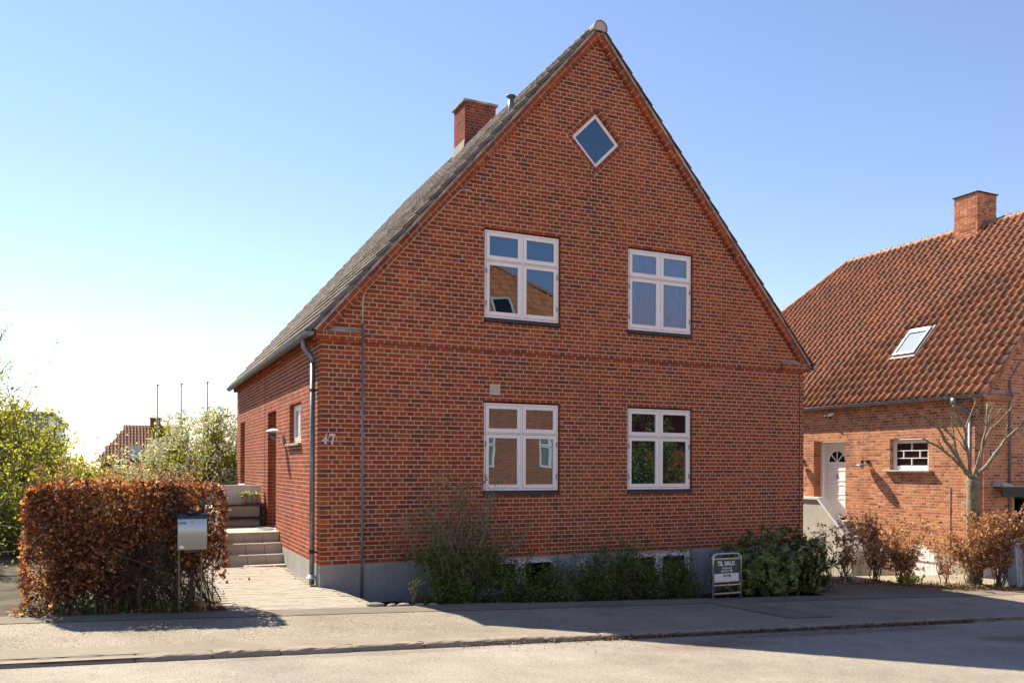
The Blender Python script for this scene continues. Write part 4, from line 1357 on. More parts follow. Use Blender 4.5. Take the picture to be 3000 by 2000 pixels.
for k in range(3):
    mb = MB(); w_ = k * 2.1 + 0.4; mb.tube([(LX + .03 * math.cos(w_), LY + .03 * math.sin(w_), 1.97), (LX + .07 * math.cos(w_), LY + .07 * math.sin(w_), 2.06)], 0.005, 5); mb.build('bracket_wire', M['zinc_light'], lamp)

# ================================================================== steps, parapet, bench, pots
steps = empty('front_steps', (-0.6, 3.4, -0.29), 'grey concrete steps rising beside the house to the front door', 'steps')
rise = [(-0.30, 2.74, -0.275), (-0.29, 3.00, -0.115), (-0.115, 3.22, 0.065), (0.065, 3.46, 0.245)]
xl = -1.03
for k, (za, yf_, zb_) in enumerate(rise):
    y2 = rise[k + 1][1] + 0.02 if k < 3 else 5.31
    us = [-0.004, -0.30, -0.62, -0.94, xl]
    for a, b in zip(us[:-1], us[1:]):
        if abs(a - b) < 0.05: continue
        mb = MB(); mb.box(b + 0.004, a - 0.004, yf_, y2 if k < 3 else yf_ + 0.02, za - 0.05, zb_ - 0.032); mb.build('riser_slab', M['concrete'], steps)
        if k < 3:
            mb = MB(); mb.box(b + 0.004, a - 0.004, yf_ - 0.012, y2, zb_ - 0.030, zb_); bevel(mb.build('tread_slab', M['concrete'], steps), 0.004, 1)
for i in range(4):
    for j in range(5):
        a = -0.006 - 0.34 * i; b = a - 0.332
        if i == 3: b = xl - 0.1
        if j == 4 and i == 0: pass
        mb = MB(); mb.box(b, a, 3.45 + 0.372 * j + (0 if j else -0.004), 3.45 + 0.372 * (j + 1) - 0.008, 0.215, 0.245); mb.build('landing_tile', M['concrete'], steps)
one_box('landing_base', M['concrete'], steps, xl - 0.1, -0.005, 3.5, 5.3, -0.33, 0.213)
mb = MB()
xa, xb = xl - 0.13, xl - 0.01
pr = [(2.86, -0.33), (2.86, 0.02), (3.50, 0.62), (5.31, 0.70), (5.31, -0.33)]
n = len(pr)
mb.add([(xa, y, z) for y, z in pr] + [(xb, y, z) for y, z in pr], [tuple(range(n)), tuple(reversed(range(n, 2 * n)))] + [(k, (k + 1) % n, (k + 1) % n + n, k + n) for k in range(n)])
mb.build('stair_side_wall', M['white_render'], steps)
par = one_box('parapet_wall', M['white_render'], None, -2.3, -0.055, 5.315, 5.43, -0.33, 1.03)
tag(par, 'off-white rendered parapet wall behind the dark bench', 'wall')
par2 = one_box('coping', M['white_cap'], par, -2.31, -0.05, 5.305, 5.44, 1.031, 1.050)
bench = empty('bench', (-0.6, 5.1, 0.245), 'dark brown timber bench standing against the white parapet wall', 'bench')
one_box('seat', M['wood_dark'], bench, -1.25, -0.045, 4.90, 5.06, 0.645, 0.695)
one_box('seat', M['wood_dark'], bench, -1.25, -0.045, 5.075, 5.235, 0.645, 0.695)
for x in (-0.098, -1.24):
    for y in (4.915, 5.15):
        one_box('leg', M['wood_dark'], bench, x, x + 0.055, y, y + 0.06, 0.246, 0.643)
one_box('rail', M['wood_dark'], bench, -1.18, -0.10, 4.93, 4.96, 0.385, 0.430)
one_box('rail', M['wood_dark'], bench, -1.18, -0.10, 5.16, 5.19, 0.385, 0.430)
for i, (px, lab) in enumerate(((-0.408, 'left terracotta pot of white flowers on the bench'), (-0.212, 'right terracotta pot of white flowers on the bench'))):
    pot = empty('flower_pot', (px, 5.1, 0.695), lab, 'flower pot', 'terracotta flower pots on the bench')
    mb = MB(); mb.lathe([(0.0, 0.0), (0.045, 0.0), (0.064, 0.11), (0.070, 0.112), (0.072, 0.138), (0.062, 0.138), (0.058, 0.12), (0.0, 0.12)], (px, 5.1, 0.706), 24); mb.build('pot', M['pot'], pot, smooth=False)
    mb = MB(); mb.lathe([(0.0, 0.0), (0.06, 0.0), (0.072, 0.012), (0.0, 0.013)], (px, 5.1, 0.696), 20); mb.build('saucer', M['pot'], pot)
    pts = [(px + rnd.gauss(0, 0.045), 5.1 + rnd.gauss(0, 0.045), 0.85 + abs(rnd.gauss(0, 0.025))) for _ in range(170)]
    leaf_mesh('foliage', pts, 0.045, M['fresh'], pot)
    pts = [(px + rnd.gauss(0, 0.05), 5.08 + rnd.gauss(0, 0.05), 0.885 + rnd.gauss(0, 0.018)) for _ in range(26)]
    leaf_mesh('flowers', pts, 0.04, M['blossom'], pot, aspect=1.0)
mat_ = empty('doormat', (-0.16, 4.1, 0.246), 'small rounded metal grid doormat on the top step', 'doormat')
mb = MB()
ring_ = [(-0.15 + 0.15 * math.cos(t) * (1 if abs(math.cos(t)) < .9 else 1), 4.12 + 0.30 * math.sin(t), 0.254) for t in [2 * math.pi * i / 28 for i in range(29)]]
mb.tube(ring_, 0.010, 6, cap=False); mb.build('rim', M['zinc_light'], mat_)
mb = MB()
for i in range(12):
    y = 3.85 + i * 0.05; hw = 0.15 * math.sqrt(max(0, 1 - ((y - 4.12) / 0.30) ** 2))
    if hw > 0.02: mb.box(-0.15 - hw, -0.15 + hw, y - 0.006, y + 0.006, 0.248, 0.262)
mb.build('grid', M['zinc_light'], mat_)

# ================================================================== the neighbouring house, number 49
NX = 14.1; NY = -0.16; NZ = -0.47; NXC = 18.72; NAI = 7.89; NHIP = 7.9; SN = 1.07
nh = empty('neighbouring_house', (NX, NY, -1.0), 'paler red brick house with ribbed orange-brown tile roof, number 49, at the right', 'house')
NB = Bricks((M['pale'], M['pale_mass']), M['mortar_pale'])
nwW = Wall((NX, NY, NZ), (0, 1, 0), (-1, 0, 0))
nwF = Wall((NX, NY, NZ), (1, 0, 0), (0, -1, 0))
nclips = [(-SN, 1, (NAI - NZ) + 0.10 - SN * (NXC - NX)), (SN, 1, (NAI - NZ) + 0.10 + SN * (NXC - NX))]
yo = lambda y: y - NY
ND = (yo(3.63), 41 * H, 0, 39); NW_ = (yo(1.205), yo(2.26), 28, 39)
NB.courses(nwW, 9.5, 0, 53, 1, u_first=(1.5 * H, H), openings=[ND, NW_])
NB.courses(nwF, 4.2, 0, 100, 0, openings=[(0, 0.80, 51, 53), (0.95, 9, 0, 22)], clips=nclips, first_depth=(0.10, 1.5 * H - J))
wc = Wall((NX - 0.085, NY - 0.07, 0), (1, 0, 0), (0, -1, 0))
for r in range(2):
    z0 = NZ + (51 + r) * K + 0.004; z1 = z0 + K - 0.011
    cuts = (0, 0.12, 0.24, 0.36, 0.48, 0.60, 0.70, 0.89) if r == 0 else (0, 0.22, 0.34, 0.46, 0.70, 0.89)
    for i in range(len(cuts) - 1):
        NB.rect(wc, cuts[i] + (0 if i == 0 else J / 2), cuts[i + 1] - (0 if i == len(cuts) - 2 else J / 2), z0, z1, 0.10)
wcn = Wall((NX - 0.085, NY - 0.07, 0), (0, 1, 0), (-1, 0, 0))
for r in range(2):
    z0 = NZ + (51 + r) * K + 0.004
    NB.rect(wcn, 0.112, 0.23, z0, z0 + K - 0.011, 0.08)
nrev = Wall((NX, 41 * H + NY, 0), (1, 0, 0), (0, -1, 0))
for n in range(9, 39):
    z0, z1 = NZ + n * K + J / 2, NZ + (n + 1) * K - J / 2
    NB.rect(nrev, 0.108, 0.215 if n % 2 else 0.26, z0, z1, 0.05)
    if n % 2: NB.rect(nrev, 0.228, 0.26, z0, z1, 0.05)
NB.finish(nh)
EZ = NZ + 53 * K
one_box('cornice_joints', M['mortar_pale'], nh, NX - 0.079, NX, NY - 0.06, 0.06, NZ + 51 * K + 0.002, EZ + 0.03)
mb = MB(); z = EZ; a, b = NX + 0.10, NX + 0.80
mb.add([(a, NY - 0.066, z), (b, NY - 0.066, z), (b - 0.05, NY, z + 0.055), (a, NY, z + 0.055), (b, NY, z - .01), (a, NY, z - .01)], [(0, 1, 2, 3), (1, 4, 2), (0, 3, 5)]); mb.build('corbel_cement', M['verge'], nh)
one_box('corbel_joints', M['mortar_pale'], nh, NX - 0.08, NX + 0.80, NY - 0.063, NY, NZ + 51 * K + 0.002, EZ - 0.003)
hU = NXC - NX
core(nwF, [(0.006, 0), (hU * 2, 0), (hU * 2, EZ - NZ + 0.03), (hU, EZ - NZ + 0.03 + SN * hU), (0.006, EZ - NZ + 0.03)],
     [[(1.0, 0.02), (1.0, 21.6 * K), (8.0, 21.6 * K), (8.0, 0.02)]], M['mortar_pale'], nh)
core(nwW, [(0.12, 0), (12.8, 0), (12.8, 53 * K), (0.12, 53 * K)], [rect_hole(NW_), [(ND[0] - .006, .01), (ND[0] - .006, 39 * K + .006), (ND[1] + .014, 39 * K + .006), (ND[1] + .014, .01)]], M['mortar_pale'], nh, back=-0.32)
core(nwW, [(-0.003, -1.6), (12.8, -1.6), (12.8, -0.001), (-0.003, -0.001)], [], M['stair_render'], nh, 'plinth', front=0.003)
core(nwF, [(-0.003, -1.6), (1.0, -1.6), (1.0, -0.001), (-0.003, -0.001)], [], M['stair_render'], nh, 'plinth', front=0.004)
verge(nh, NXC, NAI, NY, EZ, SN, M['pale'], M['mortar_pale'], side_list=(-1,), xlim=17.0, cem=0.158)
# roof
cN = 1 / math.sqrt(1 + SN * SN); sN = SN * cN
NAT = NAI + 0.250
zn = lambda x: NAT - SN * abs(x - NXC)
xe = NX - 0.15
sl2 = (NXC - xe) / cN; EXN = sl2 / 23 * 0.997
HE = NHIP + (NXC - xe)
mb = MB()
mb.add([(xe, NY - 0.055, zn(xe) - .02), (NXC, NY - 0.055, NAT - .02), (NXC, NHIP, NAT - .02), (xe, HE, zn(xe) - .02), (xe, NY - 0.055, zn(xe) - .07), (NXC, NY - .055, NAT - .07)], [(0, 1, 2, 3), (0, 4, 5, 1)])
xr = 2 * NXC - xe
mb.add([(xe, HE, zn(xe) - .02), (NXC, NHIP, NAT - .02), (xr, HE, zn(xe) - .02), (xr, NY - .05, zn(xe) - .02), (NXC, NY - .05, NAT - .02)], [(0, 2, 1), (1, 2, 3, 4)])
mb.build('roof_deck', M['tile_red_mass'], nh)
nch = (18.38, 19.16, 3.14, 3.84)
skl = (15.04, 15.72, 2.36, 2.98)
def keep_n(c, r):
    y = NY - 0.10 + c * 0.21; x = xe + r * EXN * cN
    if y + 0.14 > HE - (x + 0.15 - xe): return False
    if nch[2] - 0.22 < y < nch[3] - 0.02 and x + 0.27 > nch[0]: return False
    if skl[2] - 0.16 < y < skl[3] - 0.04 and skl[0] - 0.12 < x < skl[1] - 0.08: return False
    return True
lay_tiles(nh, (xe, NY - 0.10, zn(xe)), (0, 1, 0), (cN, 0, sN), (-sN, 0, cN), 62, 23, 0.21, EXN, keep_n, (M['tile_red'], M['tile_red_mass']), 300)
ridge_tiles(nh, (NXC, NY - 0.13, NAT - 0.075), (NXC, NHIP + 0.1, NAT - 0.075), 0.115, 0.36, M['ridge_tile'])
ridge_tiles(nh, (NXC, NHIP, NAT - 0.06), (xe, HE, zn(xe) - 0.06), 0.115, 0.36, M['ridge_tile'])
nc = chimney(nh, nch[0], nch[1], nch[2], nch[3], 7.3, 8.98, (M['pale'], M['pale_mass']), M['mortar_pale'], 0.04, 0.03, M['wood_dark'])
# roof window
sk = MB()
S0 = Vector((skl[0] + 0.02, 0, zn(skl[0] + 0.02))); Sd = Vector((cN, 0, sN)); Nd = Vector((-sN, 0, cN)); L = (skl[1] - skl[0] - .04) / cN
def sbox(mb, a0, a1, y0, y1, h0, h1):
    vs = []
    for h in (h0, h1):
        for y in (y0, y1):
            for a in (a0, a1):
                p = S0 + Sd * a + Nd * h; vs.append((p.x, y, p.z))
    mb.add(vs, [(0, 1, 3, 2), (4, 6, 7, 5), (0, 4, 5, 1), (2, 3, 7, 6), (0, 2, 6, 4), (1, 5, 7, 3)])
sbox(sk, 0, L, skl[2], skl[2] + 0.05, 0, 0.10); sbox(sk, 0, L, skl[3] - 0.05, skl[3], 0, 0.10); sbox(sk, 0, 0.06, skl[2] + .05, skl[3] - .05, 0, 0.10); sbox(sk, L - 0.14, L, skl[2] + .05, skl[3] - .05, 0, 0.11)
sko = sk.build('roof_window', M['zinc_light'], nh)
mb = MB(); sbox(mb, 0.05, L - 0.13, skl[2] + .04, skl[3] - .04, 0.06, 0.075); mb.build('pane', M['glass_pale'], sko)
mb = MB(); sbox(mb, -0.10, 0.0, skl[2] - 0.05, skl[3] + .05, 0.0, 0.05); sbox(mb, 0, L + .1, skl[2] - 0.06, skl[2], 0, 0.055); mb.build('flashing', M['pvc'], sko)
gtn = gutter(nh, NX - 0.178, EZ - 0.038, NY - 0.14, 12.6, 0.064, 22, M['pvc'], -1)
mb = MB()
mb.tube([(NX - 0.178, 0.42, EZ - 0.08), (NX - 0.178, 0.42, EZ - 0.20), (NX - 0.16, 0.38, EZ - 0.25), (NX - 0.09, 0.20, EZ - 0.34), (NX - 0.07, 0.13, EZ - 0.42), (NX - 0.07, 0.12, EZ - 0.5)], [0.075, 0.07, 0.045, 0.04, 0.04, 0.04], 14)
mb.tube([(NX - 0.07, 0.12, EZ - 0.49), (NX - 0.07, 0.12, -1.2)], 0.038, 14); mb.build('downpipe', M['zinc'], nh, smooth=True)
mb = MB(); mb.tube([(14.905, NY - 0.03, 3.35), (14.905, NY - 0.03, 3.17), (14.915, NY - 0.10, 3.02), (14.905, NY - 0.03, 2.9), (14.905, NY - 0.03, -0.4)], 0.022, 8); mb.tube([(14.905, NY - .02, 3.35), (14.95, NY - .02, 3.42), (15.25, NY - .02, 3.78)], 0.012, 6); mb.build('service_pipe', M['pvc'], nh, smooth=True)
wbox('cable', M['zinc'], nh, nwW, yo(0.62), yo(0.635), -0.3, 1.5, 0.0, 0.01)

# front door of 49
wd = Wall((NX, 0, 0), (0, 1, 0), (-1, 0, 0))
mb = MB(); dl, dr_ = 3.636, 4.678; zt_ = NZ + 39 * K - 0.004
wb(mb, wd, dl, dl + 0.07, 0.12, zt_, -0.30, -0.23); wb(mb, wd, dr_ - 0.09, dr_, 0.12, zt_, -0.30, -0.21); wb(mb, wd, dl + 0.07, dr_ - 0.09, zt_ - 0.07, zt_, -0.30, -0.23)
nd = mb.build('door_frame', M['door_white'], nh); bevel(nd, 0.004, 1)
leafd = wbox('door', M['door_white'], nh, wd, dl + 0.07, dr_ - 0.09, 0.14, zt_ - 0.07, -0.30, -0.26)
dm = (dl + 0.07 + dr_ - 0.09) / 2
for (z0, z1) in ((1.10, 1.40), (0.75, 1.02), (0.28, 0.66)):
    mb = MB(); ring(mb, wd, dm - 0.30, dm + 0.30, z0, z1, 0.03, -0.26, -0.248); bevel(mb.build('door_panel', M['door_white'], leafd), 0.006, 2)
fc = (dm, 1.56)
for k in range(4):
    a0 = math.radians(180 / 4 * k + 4); a1 = math.radians(180 / 4 * (k + 1) - 4)
    pts_ = [(fc[0] + 0.04 * math.cos((a0 + a1) / 2), fc[1] + 0.03 + 0.04 * math.sin((a0 + a1) / 2))] + [(fc[0] + 0.27 * math.cos(a0 + (a1 - a0) * j / 5), fc[1] + 0.02 + 0.30 * math.sin(a0 + (a1 - a0) * j / 5)) for j in range(6)]
    mb = MB(); mb.add([tuple(wd.P(p[0], p[1], -0.257)) for p in pts_], [tuple(range(7))]); mb.build('fan_pane', M['glass_dark'], leafd)
mb = MB()
for k in range(25):
    pass
mb.tube([tuple(wd.P(fc[0] + 0.30 * math.cos(math.pi * k / 16), fc[1] + 0.02 + 0.33 * math.sin(math.pi * k / 16), -0.255)) for k in range(17)], 0.014, 6); mb.build('fan_moulding', M['door_white'], leafd)
mb = MB(); mb.lathe([(0.0, 0.02), (0.03, 0.02), (0.05, 0.0), (0.0, 0.0)], (0, 0, 0), 14)
mb.v = [tuple(wd.P(dm + v[0], 1.22 + v[1], -0.255 + v[2])) for v in mb.v]; mb.build('door_knocker', M['pvc'], leafd)
# kitchen window of 49
f = MB(); wu0, wu1, wz0, wz1 = 1.212, 2.253, NZ + 28 * K + 0.02, NZ + 39 * K - 0.006
ring(f, wd, wu0, wu1, wz0, wz1, 0.09, -0.16, -0.10)
nw = f.build('window', M['paint'], nh); bevel(nw, 0.004, 1)
iu0, iu1, iz0, iz1 = wu0 + 0.09, wu1 - 0.09, wz0 + 0.09, wz1 - 0.09
rh = (iz1 - iz0) / 3
mb = MB()
for k in (1, 2): wb(mb, wd, iu0, iu1, iz0 + rh * k - 0.009, iz0 + rh * k + 0.009, -0.13, -0.095)
um = (iu0 + iu1) / 2
for r, us in ((0, (um,)), (1, (iu0 + (iu1 - iu0) * .24, iu0 + (iu1 - iu0) * .76)), (2, (um,))):
    for u in us: wb(mb, wd, u - 0.009, u + 0.009, iz0 + rh * r + 0.009, iz0 + rh * (r + 1) - 0.009, -0.13, -0.096)
mb.build('muntin', M['paint'], nw)
wbox('pane', M['glass'], nw, wd, iu0, iu1, iz0, iz1, -0.14, -0.125)
wbox('window_sill', M['zinc_light'], nw, wd, 1.10, 2.40, wz0 - 0.055, wz0 - 0.012, -0.12, 0.11, 0.004)
# number plate, camera, lamps
pl = wbox('number_plate', M['plate_blue'], nh, Wall((0, NY, 0), (1, 0, 0), (0, -1, 0)), 14.29, 14.425, 1.735, 1.845, 0.0, 0.008)

def text(body, size, mat, parent, w, u, v, d, sx=1.0, align='CENTER', bold=0.0):
    cu = bpy.data.curves.new('lettering', 'FONT')
    cu.body = body; cu.size = size; cu.align_x = align; cu.extrude = 0.0015; cu.offset = bold; cu.resolution_u = 3
    tmp = bpy.data.objects.new('lettering', cu); COL.objects.link(tmp)
    dg = bpy.context.evaluated_depsgraph_get()
    me = bpy.data.meshes.new_from_object(tmp.evaluated_get(dg))
    bpy.data.objects.remove(tmp)
    for v_ in me.vertices:
        c = v_.co.copy(); p = w.P(u + c.x * sx, v + c.y, d + c.z); v_.co = p
    me.materials.clear(); me.materials.append(mat)
    me.name = 'lettering'
    return link('lettering', me, parent)
text('49', 0.085, M['ink_white'], pl, Wall((0, NY, 0), (1, 0, 0), (0, -1, 0)), 14.357, 1.76, 0.011, 0.85, bold=0.002)
cc = empty('security_camera', (NX, 4.10, 2.80), 'small white and black security camera under the gutter of the right house', 'camera')
mb = MB(); mb.tube([(NX - 0.04, 3.98, 2.86), (NX - 0.13, 4.10, 2.79)], 0.035, 12); mb.build('camera_body', M['ink_white'], cc, smooth=True)
mb = MB(); mb.tube([(NX - 0.13, 4.10, 2.79), (NX - 0.16, 4.15, 2.765)], 0.037, 12); mb.build('lens_hood', M['black'], cc)
mb = MB(); mb.tube([(NX, 4.12, 2.74), (NX - 0.05, 4.12, 2.74), (NX - 0.07, 4.06, 2.80)], 0.02, 8); mb.build('bracket', M['black'], cc)
for (y, z, lab) in ((2.90, 1.60, 'black wall lamp with flat disc shade between white door and window'), (5.06, 1.62, 'black wall lamp left of the white door, half hidden by the house corner')):
    lp = empty('outdoor_lamp', (NX, y, z), lab, 'lamp', 'black lamps beside the white door')
    mb = MB(); mb.tube([(NX, y, z), (NX - 0.03, y, z)], 0.055, 16); mb.build('wall_plate', M['black'], lp)
    mb = MB(); mb.tube([(NX - 0.03, y, z), (NX - 0.20, y, z)], 0.010, 8); mb.build('arm', M['black'], lp)
    mb = MB(); mb.tube([(NX - 0.21, y, z + 0.035), (NX - 0.21, y, z - 0.055)], 0.032, 12); mb.build('lamp_holder', M['black'], lp)
    mb = MB(); mb.lathe([(0.03, 0.022), (0.06, 0.015), (0.175, -0.012), (0.175, -0.018), (0.05, 0.0), (0.03, 0.0)], (NX - 0.21, y, z - 0.07), 28); mb.build('lamp_shade', M['zinc'], lp, smooth=True)
    mb = MB(); mb.lathe([(0.0, -0.10), (0.035, -0.085), (0.05, -0.05), (0.04, -0.015), (0.02, 0.0)], (NX - 0.21, y, z - 0.07), 16); mb.build('bulb', M['glass_pale'], lp, smooth=True)

# stair of 49
ns = empty('side_stair', (13.0, 3.5, -1.3), 'pale rendered stair parapet with sloping white coping below the white door', 'stairs')
pr = [(6.2, -1.6), (6.2, 0.66), (3.48, 0.66), (2.30, -0.46), (2.30, -1.6)]
n = 5
def prism(mb, pr, x0, x1, tint=0.5):
    n = len(pr)
    mb.add([(x0, y, z) for y, z in pr] + [(x1, y, z) for y, z in pr], [tuple(range(n)), tuple(reversed(range(n, 2 * n)))] + [(k, (k + 1) % n, (k + 1) % n + n, k + n) for k in range(n)], tint)
mb = MB(); prism(mb, pr, 13.02, 13.16); mb.build('parapet', M['stair_render'], ns)
mb = MB(); prism(mb, [(6.2, 0.662), (6.2, 0.72), (3.44, 0.72), (2.24, -0.44), (2.24, -0.51), (3.46, 0.662)], 12.97, 13.21); mb.build('coping', M['white_cap'], ns)
one_box('landing', M['concrete'], ns, 13.17, NX - 0.005, 3.4, 6.2, -1.6, 0.115)
for k in range(7):
    one_box('step', M['concrete'], ns, 13.17, NX - 0.005, 3.4 - 0.25 * (k + 1), 3.4 - 0.25 * k - 0.004, -1.6, 0.115 - 0.17 * (k + 1))
for k in range(6):
    one_box('board', M['stair_render'], ns, 12.992, 13.018, 2.36 + k * 0.145, 2.36 + k * 0.145 + 0.135, -1.5, -0.72 + 0.0 * k)
# white plank cellar door with a pointed arch top
cd = empty('cellar_door', (NX - 0.1, 1.3, -1.4), 'white plank door with arched top behind the brown right hedge', 'door')
for k in range(9):
    y0 = 0.80 + k * 0.118; ym = y0 + 0.056
    zt2 = -0.27 - 0.42 * (abs(ym - 1.32) / 0.52) ** 1.7
    mb = MB(); prism(mb, [(y0 + 0.003, -1.5), (y0 + 0.003, zt2 - (0.03 if ym < 1.32 else -0.03)), (y0 + 0.113, zt2 + (0.03 if ym < 1.32 else -0.03)), (y0 + 0.113, -1.5)], NX - 0.16, NX - 0.13); mb.build('plank', M['door_white'], cd)
mb = MB(); mb.box(NX - 0.18, NX - 0.161, 0.82, 1.84, -0.66, -0.58); mb.build('batten', M['door_white'], cd)
mb = MB(); mb.tube([(NX - 0.17, 0.84, -0.98), (NX - 0.17, 1.84, -1.38)], 0.035, 4); mb.build('batten', M['door_white'], cd)
# carport on the street side
cp = empty('carport', (15.5, NY - 0.1, -0.9), 'flat roofed dark carport at the right edge against house 49', 'carport')
one_box('roof', M['roof_felt'], cp, 14.33, 21, NY - 0.28, NY - 0.005, 1.060, 1.078)
one_box('fascia_board', M['carport'], cp, 14.33, 15.13, NY - 0.28, NY - 0.255, 0.960, 1.058)
one_box('fascia_board', M['carport_light'], cp, 15.135, 21, NY - 0.28, NY - 0.255, 0.960, 1.058)
one_box('fascia_board', M['carport'], cp, 14.35, 21, NY - 0.25, NY - 0.22, 0.84, 0.957)
mb = MB(); prism(mb, [(0, 0), (0, 0)], 0, 0) if False else None
mb.add([(14.35, NY - .27, 1.08), (14.75, NY - .27, 1.08), (14.35, NY - .27, 1.17), (14.35, NY - .02, 1.08), (14.75, NY - .02, 1.08), (14.35, NY - .02, 1.17)], [(0, 1, 2), (3, 5, 4), (0, 2, 5, 3), (1, 4, 5, 2)]); mb.build('upstand', M['roof_felt'], cp)
one_box('soffit', M['carport'], cp, 15.07, 21, NY - 0.24, NY + 6, 0.80, 0.838)
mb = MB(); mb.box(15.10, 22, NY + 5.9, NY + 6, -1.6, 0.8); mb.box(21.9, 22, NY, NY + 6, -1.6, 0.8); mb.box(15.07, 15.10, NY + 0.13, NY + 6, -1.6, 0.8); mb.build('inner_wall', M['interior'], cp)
one_box('post', M['carport'], cp, 15.34, 15.46, NY - 0.2, NY - 0.08, -1.2, 0.838)

# ================================================================== sign
sg = empty('for_sale_sign', (5.75, -1.98, g(5.75)), 'green and white for sale sign in a tubular steel frame at the pavement edge', 'sign')
ws = Wall((0, -1.99, 0), Vector((1, 0, 0)), (0, -1, 0))
fx0, fx1, fz1 = 5.482, 6.008, 0.135
def loop(y0, y1, zb, x0, x1):
    lp_ = [(x0, y0, zb)]; r = 0.085
    zt3 = fz1
    lp_.append((x0, y1 + (y0 - y1) * 0.15, zt3 - r))
    for k in range(1, 7):
        a = math.pi - math.pi / 2 * k / 6; lp_.append((x0 + r + r * math.cos(a), y1, zt3 - r + r * math.sin(a)))
    for k in range(0, 7):
        a = math.pi / 2 - math.pi / 2 * k / 6; lp_.append((x1 - r + r * math.cos(a), y1, zt3 - r + r * math.sin(a)))
    lp_.append((x1, y0, zb)); return lp_
mb = MB(); mb.tube(loop(-1.99, -1.99, g(5.75) - 0.01, fx0, fx1), 0.0135, 10); mb.build('frame', M['steel'], sg, smooth=True)
mb = MB(); mb.tube(loop(-1.62, -1.95, g(5.75) - 0.2, fx0 + 0.01, fx1 - 0.005), 0.0135, 10); mb.build('rear_frame', M['steel'], sg, smooth=True)
for z in (-0.335, -0.462):
    wbox('crossbar', M['steel'], sg, ws, fx0 + 0.01, fx1 - 0.01, z - 0.011, z + 0.011, -0.008, 0.010)
pg = wbox('panel', M['sign_green'], sg, ws, fx0 + 0.018, fx1 - 0.045, -0.160, 0.052, -0.004, 0.008)
pw = wbox('panel', M['sign_white'], sg, ws, fx0 + 0.018, fx1 - 0.045, -0.272, -0.161, -0.004, 0.008)
wbox('clamp_bar', M['cream'], sg, ws, fx0 + 0.008, fx1 - 0.045, 0.053, 0.073, -0.006, 0.016)
wbox('clamp_bar', M['cream'], sg, ws, fx0 + 0.015, fx1 - 0.040, -0.290, -0.273, -0.006, 0.016)
um = (fx0 + 0.018 + fx1 - 0.045) / 2
text('TIL SALG', 0.094, M['ink_white'], pg, ws, um - 0.012, -0.040, 0.009, 0.88, bold=0.0025)
text('.', 0.094, M['ink_red'], pg, ws, um + 0.192, -0.040, 0.009, 1.0, bold=0.002)
text('danbolig Næstved', 0.031, M['ink_white'], pg, ws, um, -0.087, 0.009, 0.85, bold=0.0004)
text('55 73 71 00', 0.054, M['ink_white'], pg, ws, um, -0.142, 0.009, 0.80, bold=0.001)
text('dan', 0.053, M['ink_red'], pw, ws, um - 0.006, -0.207, 0.009, 0.85, align='RIGHT', bold=0.001)
text('bolig', 0.053, M['ink_dark'], pw, ws, um - 0.004, -0.207, 0.009, 0.85, align='LEFT', bold=0.0008)
mb = MB()
for k in range(16): wb(mb, ws, um - 0.085 + k * 0.0105, um - 0.085 + k * 0.0105 + 0.007, -0.2375, -0.2345, 0.008, 0.0095)
mb.build('fine_print', M['ink_red'], pw)

# ================================================================== mailbox
mx = empty('mailbox', (-1.865, -1.86, g(-1.87)), 'brushed steel mailbox with black lid on two thin posts before the brown hedge', 'mailbox')
wm = Wall((0, -1.93, 0), (1, 0, 0), (0, -1, 0))
mb = MB()
prm = [(-1.93, 0.475), (-1.93, 0.80), (-1.93, 0.835), (-1.80, 0.90), (-1.76, 0.88), (-1.76, 0.475)]
nn = 14; vs = []
x0, x1 = -2.022, -1.706
front = [(-1.93 - 0.016 * math.sin(math.pi * (k / nn)) , 0.475 + 0.36 * k / nn) for k in range(nn + 1)]
pr = front + [(-1.76, 0.875), (-1.76, 0.475)]
prism(mb, pr, x0, x1); bx_ = mb.build('box', M['steel_box'], mx, smooth=False); bevel(bx_, 0.004, 2)
mb = MB(); prism(mb, [(-1.955, 0.832), (-1.955, 0.856), (-1.92, 0.884), (-1.84, 0.905), (-1.75, 0.895), (-1.75, 0.832)], x0 - 0.006, x1 + 0.006); bevel(mb.build('lid', M['bin_dark'], mx), 0.008, 2)
mb = MB(); mb.tube([(-1.865, -1.86, 0.895), (-1.865, -1.86, 0.925)], [0.09, 0.05], 16); mb.build('lid_handle', M['bin_dark'], mx, smooth=False)
wbox('name_slot', M['zinc'], mx, wm, -2.012, -1.925, 0.775, 0.800, 0.012, 0.018)
mb = MB(); mb.tube([(-1.866, -1.945, 0.797), (-1.866, -1.957, 0.797)], 0.013, 14); mb.build('lock', M['zinc_light'], mx); mb = MB(); mb.tube([(-1.866, -1.956, 0.797), (-1.866, -1.958, 0.797)], 0.006, 8); mb.build('keyhole', M['black'], mx)
mb = MB(); mb.add([tuple(wm.P(a, b, 0.010)) for a, b in ((-2.0, 0.50), (-1.955, 0.50), (-1.955, 0.522), (-1.978, 0.535), (-2.0, 0.522))], [(0, 1, 2, 3, 4)]); mb.build('emblem', M['ink_white'], mx)
one_box('base', M['bin_dark'], mx, -1.95, -1.78, -1.91, -1.79, 0.445, 0.474)
for x in (-1.995, -1.752):
    mb = MB(); mb.tube([(x, -1.78, g(x) - 0.02), (x, -1.78, 0.50)], 0.0095, 8); mb.build('post', M['bark_pale'], mx)

